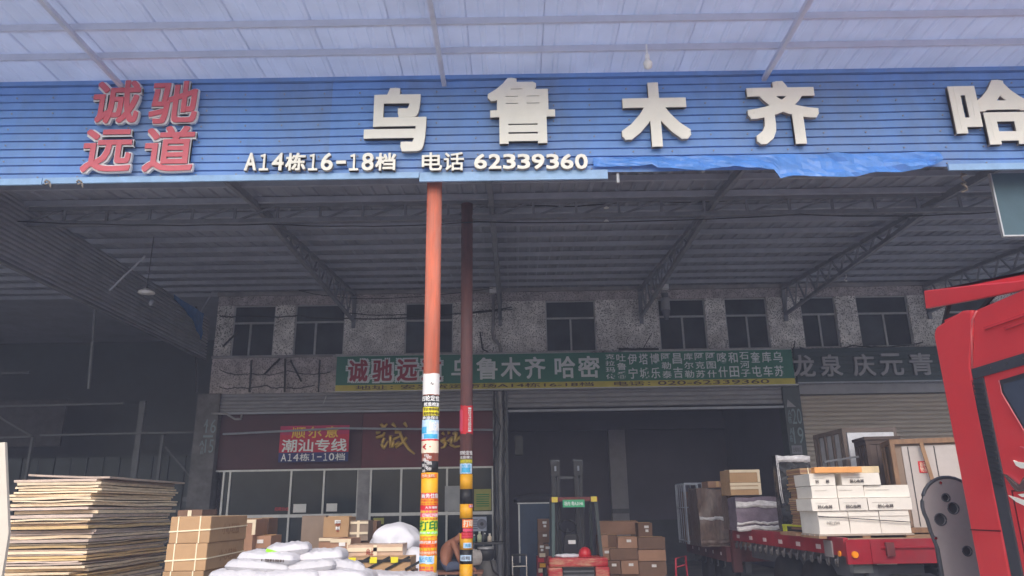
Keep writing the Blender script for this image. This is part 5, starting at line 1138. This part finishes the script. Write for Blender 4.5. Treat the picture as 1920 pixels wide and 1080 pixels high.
# white cartons
GWB = 'white cartons on the trailer'
Yw = 10.1
pl = thing('wooden_pallet', 'thin grey wooden pallet under the white cartons', 'pallet', (at(1620, 1005, Yw).x, Yw + .3, BZ)); xa, xb = at(1534, 1005, Yw).x, at(1712, 1005, Yw).x
for k in range(4): bx('slat', mat('grey wood', (170, 156, 142), .8, var=.15), pl, xa, Yw - .04 + k * .17, BZ + .03, xb, Yw + .08 + k * .17, BZ + .05)
for xx in (xa, (xa + xb) / 2 - .05, xb - .1): bx('block', wood, pl, xx, Yw - .03, BZ + .001, xx + .1, Yw + .6, BZ + .029)
zl0 = BZ + .052; zl1 = at(1620, 957, Yw).z; hrow = (at(1620, 886, Yw).z - zl1) / 3
lowlab = ['large white carton at the left of the bottom row, faint print', 'large white carton in the middle of the bottom row', 'large white carton at the right of the bottom row']
for k, (a, b_) in enumerate(((1535, 1592), (1593, 1650), (1651, 1707))):
    t = carton((a, 958, b_, 1006), Yw, .62, lowlab[k], wbox, group=GWB, tp='', zfix=(zl0, zl1 - .003), marks=('MEZM', .25, .42, .68, .56, mat('faint grey print', (176, 172, 166), .8)) if k == 0 else None)
    x0, _, x1, _ = rect(a, 958, b_, 1006, Yw); MB().box(x0 + .004, Yw - .009, zl1 - .075, x1 - .004, Yw - .006, zl1 - .07).build('flap_edge', mat('pale grey line', (170, 164, 156), .8), t)
wt = '回心电网'; pr = mat('dark carton print', (70, 66, 66), .8)
rows_w = [(0, [(1520, 1570, 'white carton at the left of the second row, four marks on it'), (1572, 1624, 'white carton in the middle of the second row, four marks on it'), (1626, 1707, 'wide white carton at the right of the second row, four marks on it')], True),
          (1, [(1523, 1570, 'white carton at the left of the third row, no marks'), (1571, 1621, 'white carton in the middle of the third row, no marks'), (1622, 1706, 'wide white carton at the right of the third row, overhanging lid')], False),
          (2, [(1522, 1570, 'white carton with two marks on the top row, under the orange plank'), (1582, 1655, 'white carton with four marks on the top row, right of the gap')], True)]
for r_i, items, pm in rows_w:
    for k, (a, b_, lab) in enumerate(items):
        z0 = zl1 + r_i * hrow; m_ = None
        if pm: m_ = (wt if not (r_i == 2 and k == 0) else '回    网', .2, .2, .74 if b_ - a < 70 else .56, .46, pr)
        t = carton((a, 925, b_, 935), Yw + (-.02 if r_i == 0 else .03 * k), .55 + .02 * k, lab, wbox, group=GWB, tp='', zfix=(z0 + .002, z0 + hrow - .004), marks=m_)
        x0, x1 = at(a, 930, Yw).x, at(b_, 930, Yw).x
        MB().box(x0 + .04, Yw - .03 + (.03 * k if r_i else 0) + (-.002 if r_i == 0 else .02), z0 + hrow * .62, x0 + (x1 - x0) * .6, Yw - .028 + (.03 * k if r_i else 0) + (-.002 if r_i == 0 else .022), z0 + hrow * .64).build('print_line', mat('pale grey line', (170, 164, 156), .8), t)
zp = zl1 + 3 * hrow; x0, x1 = at(1527, 884, Yw - .05).x, at(1616, 884, Yw - .05).x
tag(MB().box(x0, Yw - .06, zp + .002, x1, Yw + .06, zp + .075).build('orange_plank', wood_o, None, bevel=.006), 'orange wooden plank lying on the top row of white cartons', 'plank')
x0, x1 = at(1600, 880, Yw + .3).x, at(1642, 880, Yw + .3).x
tag(MB().box(at(1530, 880, Yw + .3).x, Yw + .2, zp + .002, x1, Yw + .32, zp + .09).build('pale_plank', mat('pale timber', (204, 184, 148), .8, var=.12, scale=6), None, bevel=.006), 'pale wooden plank behind the orange one on the white cartons', 'plank')
st_ = MB(); st_.tube([at(1534, 968, Yw - .03), at(1600, 972, Yw - .03), at(1708, 979, Yw - .03)], .006, 6); tag(st_.build('binding_rope', blk_pl, None, True), 'dark rope drawn across the bottom row of white cartons', 'rope')
# crates behind
def crate(r4, Y, depth, label, posts, panel, slats=4, name='wooden_crate', z0=BZ, side=True):
    x0, _, x1, z1 = rect(*r4, Y); t = thing(name, label, 'crate', ((x0 + x1) / 2, Y + depth / 2, z0)); w = .06
    bx('contents', panel, t, x0 + .05, Y + .06, z0 + .1, x1 - .05, Y + depth - .05, z1 - .05)
    for xx in (x0, x1 - w):
        for yy in (Y, Y + depth - .04): bx('corner_post', posts, t, xx, yy, z0 + .002, xx + w, yy + .04, z1)
    for zz in (z0 + .02, z1 - .07): bx('rail', posts, t, x0 + w, Y + .003, zz, x1 - w, Y + .04, zz + .07); bx('rail', posts, t, x0 + .003, Y + .04, zz, x0 + .045, Y + depth - .04, zz + .07); bx('rail', posts, t, x1 - .045, Y + .04, zz, x1 - .003, Y + depth - .04, zz + .07)
    if side:
        for k in range(slats): yy = Y + .1 + (depth - .3) * k / max(1, slats - 1); bx('slat', posts, t, x0 + .003, yy, z0 + .1, x0 + .03, yy + .07, z1 - .07)
    return t
c = crate((1592, 802, 1696, 1000), 13.0, 1.3, 'tall slatted crate holding a white film covered box, at the back of the trailer', mat('grey brown slat', (120, 106, 98), .8, var=.15), mat('white film covered box', (205, 204, 208), .25, var=.12, scale=5, bump=.6))
x0, _, x1, z1 = rect(1592, 802, 1696, 1000, 13.0); bx('film_panel', mat('bright film', (225, 224, 228), .22, var=.12, scale=5, bump=.7), c, x0 + .07, 12.975, BZ + .1, x1 - .07, 12.998, z1 - .08)
c = crate((1640, 824, 1702, 1000), 12.0, .55, 'dark brown plywood crate leaning before the white film covered box', mat('dark crate trim', (84, 70, 64), .8, var=.15), mat('dark crate ply', (92, 78, 72), .8, var=.15, scale=3, stretch=(3, 3, .6)), slats=3)
x0, z0, x1, z1 = rect(1640, 824, 1702, 1000, 12.0); bx('lid', mat('dark crate trim', (84, 70, 64), .8), c, x0 - .02, 11.98, z1 + .002, x1 + .02, 12.57, z1 + .05); bx('face', mat('dark crate ply', (92, 78, 72), .8), c, x0 + .06, 12.005, BZ + .1, x1 - .06, 12.05, z1 - .08)
for u in (.3, .7): bx('batten', mat('dark crate trim', (84, 70, 64), .8), c, x0 + (x1 - x0) * u, 11.985, BZ + .1, x0 + (x1 - x0) * u + .05, 12.003, z1 - .08)
c.rotation_euler.z = R(-6)
c = crate((1702, 821, 1830, 1004), 10.9, .75, 'open timber frame crate round a pale grey carton with a red label, beside the truck', mat('weathered crate wood', (138, 108, 84), .85, var=.25, scale=5, stretch=(3, 3, 1), dirt=.4, dirtc=(.12, .09, .07)), card_g, slats=2, name='frame_crate')
x0, z0, x1, z1 = rect(1700, 821, 1830, 1004, 10.9)
bx('pale_carton', mat('pale grey carton', (186, 178, 174), .7, var=.08, scale=4, dirt=.2, dirtc=(.35, .32, .3)), c, x0 + .17, 10.945, BZ + .09, x1 - .07, 11.6, z1 - .1)
for u in (.25, .6): bx('strap', blk_pl, c, x0 + (x1 - x0) * u, 10.938, BZ + .1, x0 + (x1 - x0) * u + .012, 10.943, z1 - .11)
a, d = at(1743, 832, 10.88), at(1760, 905, 10.88); MB().bar((a.x, 10.87, z1 - .06), (a.x + .12, 10.87, BZ + .3), .05, .03).build('brace', wood, c); MB().bar((x0 + .05, 10.98, z1 - .12), (x0 + .17, 11.02, z1 - .45), .05, .04).build('brace', wood, c)
q0, w0, q1, w1 = rect(1738, 864, 1755, 886, 10.93); bx('red_label', red_p, c, q0, 10.936, w0, q1, 10.942, w1); text('易碎\n物品', q0 + .015, w0 + .015, q1 - .015, w1 - .015, 10.936, cream_p, c, off=.01)
c.rotation_euler.z = R(-16)
tag(MB().bar((at(1545, 866, 11.85).x, 11.85, at(1545, 866, 11.85).z), (at(1610, 856, 11.85).x, 11.85, at(1610, 856, 11.85).z), .04, .03).build('bent_bar', steel_dk, None), 'dark bar slanting across the slatted crate to the plywood crate', 'bar')

# ------------------------------------------------------------------ grey plate with holes behind the cab
gp = thing('perforated_plate', 'grey steel upright plate with rounded top and round holes, standing behind the red cab', 'steel plate', tuple(at(1800, 1080, 7.4)[:2]) + (0,))
import bmesh
cx_, top = at(1785, 960, 7.4).x, at(1780, 895, 7.4).z; wR = .275; cz_ = top - wR
outline = [(cx_ - wR, .35), (cx_ - wR * .62, .35), (cx_ + wR, .35), (cx_ + wR, cz_)] ; outline = [(cx_ - wR * .72, .35), (cx_ + wR, .35)] + [(cx_ + wR * math.cos(R(a)), cz_ + wR * math.sin(R(a))) for a in range(0, 205, 12)] + [(cx_ - wR * .86, cz_ - .22), (cx_ - wR * .72, cz_ - .38)]
cu = bpy.data.curves.new('plate', 'CURVE'); cu.dimensions = '2D'; cu.fill_mode = 'BOTH'; cu.extrude = .012
def spl(pts):
    s_ = cu.splines.new('POLY'); s_.points.add(len(pts) - 1); s_.use_cyclic_u = True
    for i, (a, b_) in enumerate(pts): s_.points[i].co = (a, b_, 0, 1)
spl(outline)
holes = [(1772, 933, .036), (1786, 953, .05), (1762, 974, .052), (1812, 1033, .042)]
HP = []
for px, py, r in holes:
    q = at(px, py, 7.4); HP.append((q.x, q.z, r)); spl([(q.x + r * math.cos(R(a)), q.z + r * math.sin(R(a))) for a in range(0, 360, 18)])
oc = bpy.data.objects.new('plate', cu); me = bpy.data.meshes.new_from_object(oc); bpy.data.objects.remove(oc)
b = MB(); b.add([(v.co.x, 7.4 - v.co.z, v.co.y) for v in me.vertices], [tuple(f.vertices) for f in me.polygons]); b.build('plate', plate_g, gp)
for q in HP:
    rg = [(q[0] + q[2] * 1.06 * math.cos(R(a)), 7.385, q[1] + q[2] * 1.06 * math.sin(R(a))) for a in range(0, 361, 20)]; MB().tube(rg, .006, 6).build('hole_rim', dark_gr, gp, True)
rim = [(cx_ - .0 + (wR + .0) * math.cos(R(a)), 7.4, cz_ + wR * math.sin(R(a))) for a in range(0, 205, 12)] + [(cx_ - wR * .86, 7.4, cz_ - .22), (cx_ - wR * .72, 7.4, cz_ - .38), (cx_ - wR * .72, 7.4, .4)]
MB().tube(rim, .018, 8).build('rim', dark_gr, gp, True)
bx('dark_backing', dark_gr, gp, cx_ - wR * .62, 7.43, .35, cx_ + wR * .97, 7.5, cz_ + .16); bx('foot', steel_dk, gp, cx_ - .25, 7.3, .004, cx_ + .3, 7.6, .35)  # dark backing added so the holes look shaded inside
for px, py in ((1764, 905), (1755, 1009)): q = at(px, py, 7.37); MB().tube([(q.x, 7.385, q.z), (q.x, 7.37, q.z)], .014, 8).build('bolt', chrome, gp)

# ------------------------------------------------------------------ red truck cab
X0 = 3.9; X1 = 6.4
tk = thing('red_truck', 'big glossy red truck cab with roof deflector at the right picture edge', 'truck', (5.15, 5.4, 0))
ck = lambda *a: atx(*a, X0)
# side fairing (extender) behind the cab : rounded upper corner
def side(poly, name, m, x=X0, th=.06, bev=.0):
    o = MB().prism([(x, a, c) for a, c in poly], (th, 0, 0)).build(name, m, tk, bevel=bev); return o
arc = lambda cy, cz, r, a0, a1, n=6: [(cy + r * math.cos(R(a0 + (a1 - a0) * i / n)), cz + r * math.sin(R(a0 + (a1 - a0) * i / n))) for i in range(n + 1)]
side([(6.24, .95), (6.66, .95), (6.68, 3.18)] + arc(6.58, 3.2, .1, 0, 90) + [(6.2, 3.34), (6.06, 3.31), (6.12, 3.12), (6.235, 2.85)], 'side_fairing', truck_red, bev=.02)
bx('fairing_inner', dark_gr, tk, X0 + .07, 6.3, .9, X0 + .1, 6.62, 3.2)
# cab shell
side([(3.9, .75), (6.235, .75), (6.235, 2.84), (6.115, 3.12), (6.055, 3.30), (5.0, 3.30), (4.3, 3.1), (3.9, 2.4)], 'cab_side', truck_red, X0 + .012, .05, .015)
MB().prism([(X0 + .07, 3.9, .75), (X0 + .07, 6.2, .75), (X0 + .07, 6.2, 3.28), (X0 + .07, 5.0, 3.28), (X0 + .07, 4.3, 3.08), (X0 + .07, 3.9, 2.4)], (X1 - X0 - .14, 0, 0)).build('cab_shell', truck_red, tk, bevel=.03)
side([(3.9, .75), (6.235, .75), (6.235, 2.84), (6.115, 3.12), (6.055, 3.30), (5.0, 3.30), (4.3, 3.1), (3.9, 2.4)], 'cab_side', truck_red, X1 - .06, .05, .015)
# dark band and louvre strip
side([(6.22, 2.745), (6.22, 2.83), (4.6, 2.83), (4.6, 2.745)], 'dark_band', dark_gr, X0 - .002, .013)
for k in range(6): MB().tube([(X0 - .003, 5.95 - k * .2, 2.79), (X0 - .009, 5.95 - k * .2, 2.79)], .008, 8).build('band_screw', chrome, tk)
side([(6.225, 1.0), (6.225, 2.74), (6.09, 2.74), (6.09, 1.0)], 'corner_strip', dark_gr, X0 - .002, .013)
nl = 20
for k in range(nl):
    z0 = 1.86 + k * .043
    side([(6.215, z0 + .02), (6.215, z0 + .038), (6.10, z0 + .018), (6.10, z0)], 'louvre_slat', blk_pl, X0 - .012, .009)
# roof seam and creases, their highlights put in as paler, glossier red
seam = [ck(1830, 583), ck(1821, 600), ck(1820, 622), ck(1822, 690)]
MB().tube([(X0 + .008, q.y, q.z) for q in seam], .009, 6).build('roof_seam', mat('pale red edge', (225, 110, 110), .35), tk, True)
cr = mat('red crease highlight edge', (214, 60, 66), .2, coat=.6)
for a, c in (((1846, 616), (1935, 585)), ((1884, 616), (1935, 598))):
    q0, q1 = ck(*a), ck(*c); MB().bar((X0 + .006, q0.y, q0.z), (X0 + .006, q1.y, q1.z), .03, .02).build('body_crease', cr, tk)
MB().bar((X0 + .008, 6.22, 1.1), (X0 + .008, 6.25, 2.74), .012).build('panel_gap', blk_pl, tk)
MB().bar((X0 - .002, 6.25, 1.52), (X0 - .002, 6.655, 1.52), .006, .01).build('panel_gap', mat('dark red seam', (96, 10, 16), .5), tk)
# door outline and window
side([(6.02, 1.0), (6.03, 1.0), (6.03, 1.82), (6.02, 1.82)], 'door_seam', mat('dark red seam', (96, 10, 16), .5), X0 + .006, .008); side([(5.0, 1.82), (6.03, 1.82), (6.03, 1.832), (5.0, 1.832)], 'door_seam', mat('dark red seam', (96, 10, 16), .5), X0 + .006, .008)
wpoly = [(5.9, 2.68), (5.9, 2.58), (5.74, 2.28), (5.6, 2.06), (4.7, 1.98), (4.6, 2.64), (5.4, 2.69)]
side(wpoly, 'door_window', blk_pl, X0 + .004, .01)
side([(5.86, 2.64), (5.86, 2.57), (5.71, 2.3), (5.57, 2.1), (4.73, 2.02), (4.64, 2.6), (5.4, 2.65)], 'window_pane', mat('tinted truck glass', (70, 78, 92), .08), X0 - .001, .006)
MB().tube([(X0 + .006, a, c) for a, c in wpoly[:4]], .008, 6).build('window_trim', mat('pale red edge', (225, 110, 110), .35), tk, True)
# emblem: chrome V shape and swooshes
def em(poly, m, nm='emblem', dx=0): side([(ck(a, c).y, ck(a, c).z) for a, c in poly], nm, m, X0 - .004 - dx, .016 + dx)
em([(1881, 888), (1889, 890), (1912, 909), (1924, 888), (1930, 890), (1930, 921), (1906, 922), (1898, 912)], chrome); em([(1885, 893), (1889, 894), (1911, 913), (1924, 896), (1928, 918), (1907, 919), (1900, 910)], mat('emblem brown', (96, 74, 72), .4), dx=.003)
em([(1900, 863), (1906, 866), (1925, 868), (1925, 879), (1915, 878), (1906, 873)], cream); em([(1891, 929), (1905, 933), (1925, 940), (1925, 950), (1906, 941)], cream); em([(1909, 927), (1925, 925), (1925, 932), (1917, 932)], cream)
em([(1912, 837), (1925, 840), (1925, 844)], red_l)
side([(5.95, .98), (6.6, .98), (6.6, 1.01), (5.95, 1.01)], 'lower_trim', mat('pale red edge', (225, 110, 110), .35), X0 - .002, .01)
x_map = lambda u, v, w: (X0 + .008 - w, u, v)
text('平安', 5.98, 1.38, 5.86, 1.56, 0, mat('faint pink print', (214, 110, 110), .4), tk, 'print', .002, .0, mapf=x_map)
# roof deflector with side wing
wing = [ck(1732, 545), ck(1735, 579), ck(1828, 562), ck(1905, 546), ck(1935, 538), ck(1935, 522), ck(1905, 527), ck(1828, 534)]
MB().prism([(X0, q.y, q.z) for q in wing], (.05, 0, 0)).build('deflector_wing', truck_red, tk, bevel=.01); MB().prism([(X1 - .05, q.y, q.z) for q in wing], (.05, 0, 0)).build('deflector_wing', truck_red, tk, bevel=.01)
q0, q1 = ck(1732, 545), ck(1935, 522)
MB().prism([(X0 + .052, q0.y, q0.z - .004), (X0 + .052, q0.y - .02, q0.z - .03), (X0 + .052, 4.9, 3.33), (X0 + .052, 4.9, 3.355), (X0 + .052, q1.y, q1.z - .004)], (X1 - X0 - .104, 0, 0)).build('deflector_top', truck_red, tk)
q = ck(1740, 590); MB().bar((X0 + .1, q.y - .03, 3.3), (X0 + .1, q.y - .2, 3.5), .03).build('deflector_strut', blk_pl, tk); MB().bar((X0 + .1, 6.15, 3.3), (X0 + .1, 5.8, 3.42), .025).build('deflector_strut', blk_pl, tk)
bx('roof_stub', truck_red, tk, X0 + .05, 6.2, 3.3, X0 + .12, 6.55, 3.345)
# chassis, wheels, bumper, windscreen (mostly out of the picture)
for yy in (4.9,):
    for xx in (X0 + .05, X1 - .4): MB().tube([(xx, yy, .52), (xx + .35, yy, .52)], .515, 28).build('wheel', rubber, tk, True)
MB().box(X0 + .5, 4.2, .5, X0 + .7, 9.6, .8).box(X1 - .7, 4.2, .5, X1 - .5, 9.6, .8).build('chassis_beam', steel_dk, tk)
for xx in (X0 + .1, X1 - .45): MB().tube([(xx, 8.3, .52), (xx + .35, 8.3, .52)], .515, 28).build('wheel', rubber, tk, True)
bx('bumper', blk_pl, tk, X0 + .02, 3.78, .35, X1 - .02, 3.95, .95); bx('windscreen', glass_dk, tk, X0 + .15, 3.86, 1.6, X1 - .15, 3.89, 2.38)
for xx in (X0 + .15, X1 - .45): bx('headlight', refl_w, tk, xx, 3.755, .6, xx + .3, 3.778, .8)

# ------------------------------------------------------------------ thin volume added to imitate lens veil over the dark areas
hz = bpy.data.materials.new('lens veil'); hz.use_nodes = True; t_ = hz.node_tree; t_.nodes.remove(t_.nodes['Principled BSDF'])
pv = t_.nodes.new('ShaderNodeVolumePrincipled'); pv.inputs['Color'].default_value = (.72, .76, 1, 1); pv.inputs['Density'].default_value = HAZE
t_.links.new(pv.outputs[0], t_.nodes['Material Output'].inputs['Volume'])
tag(bx('veil_haze', hz, None, -80, -80, -1, 80, 80, 8.6), kind='stuff')
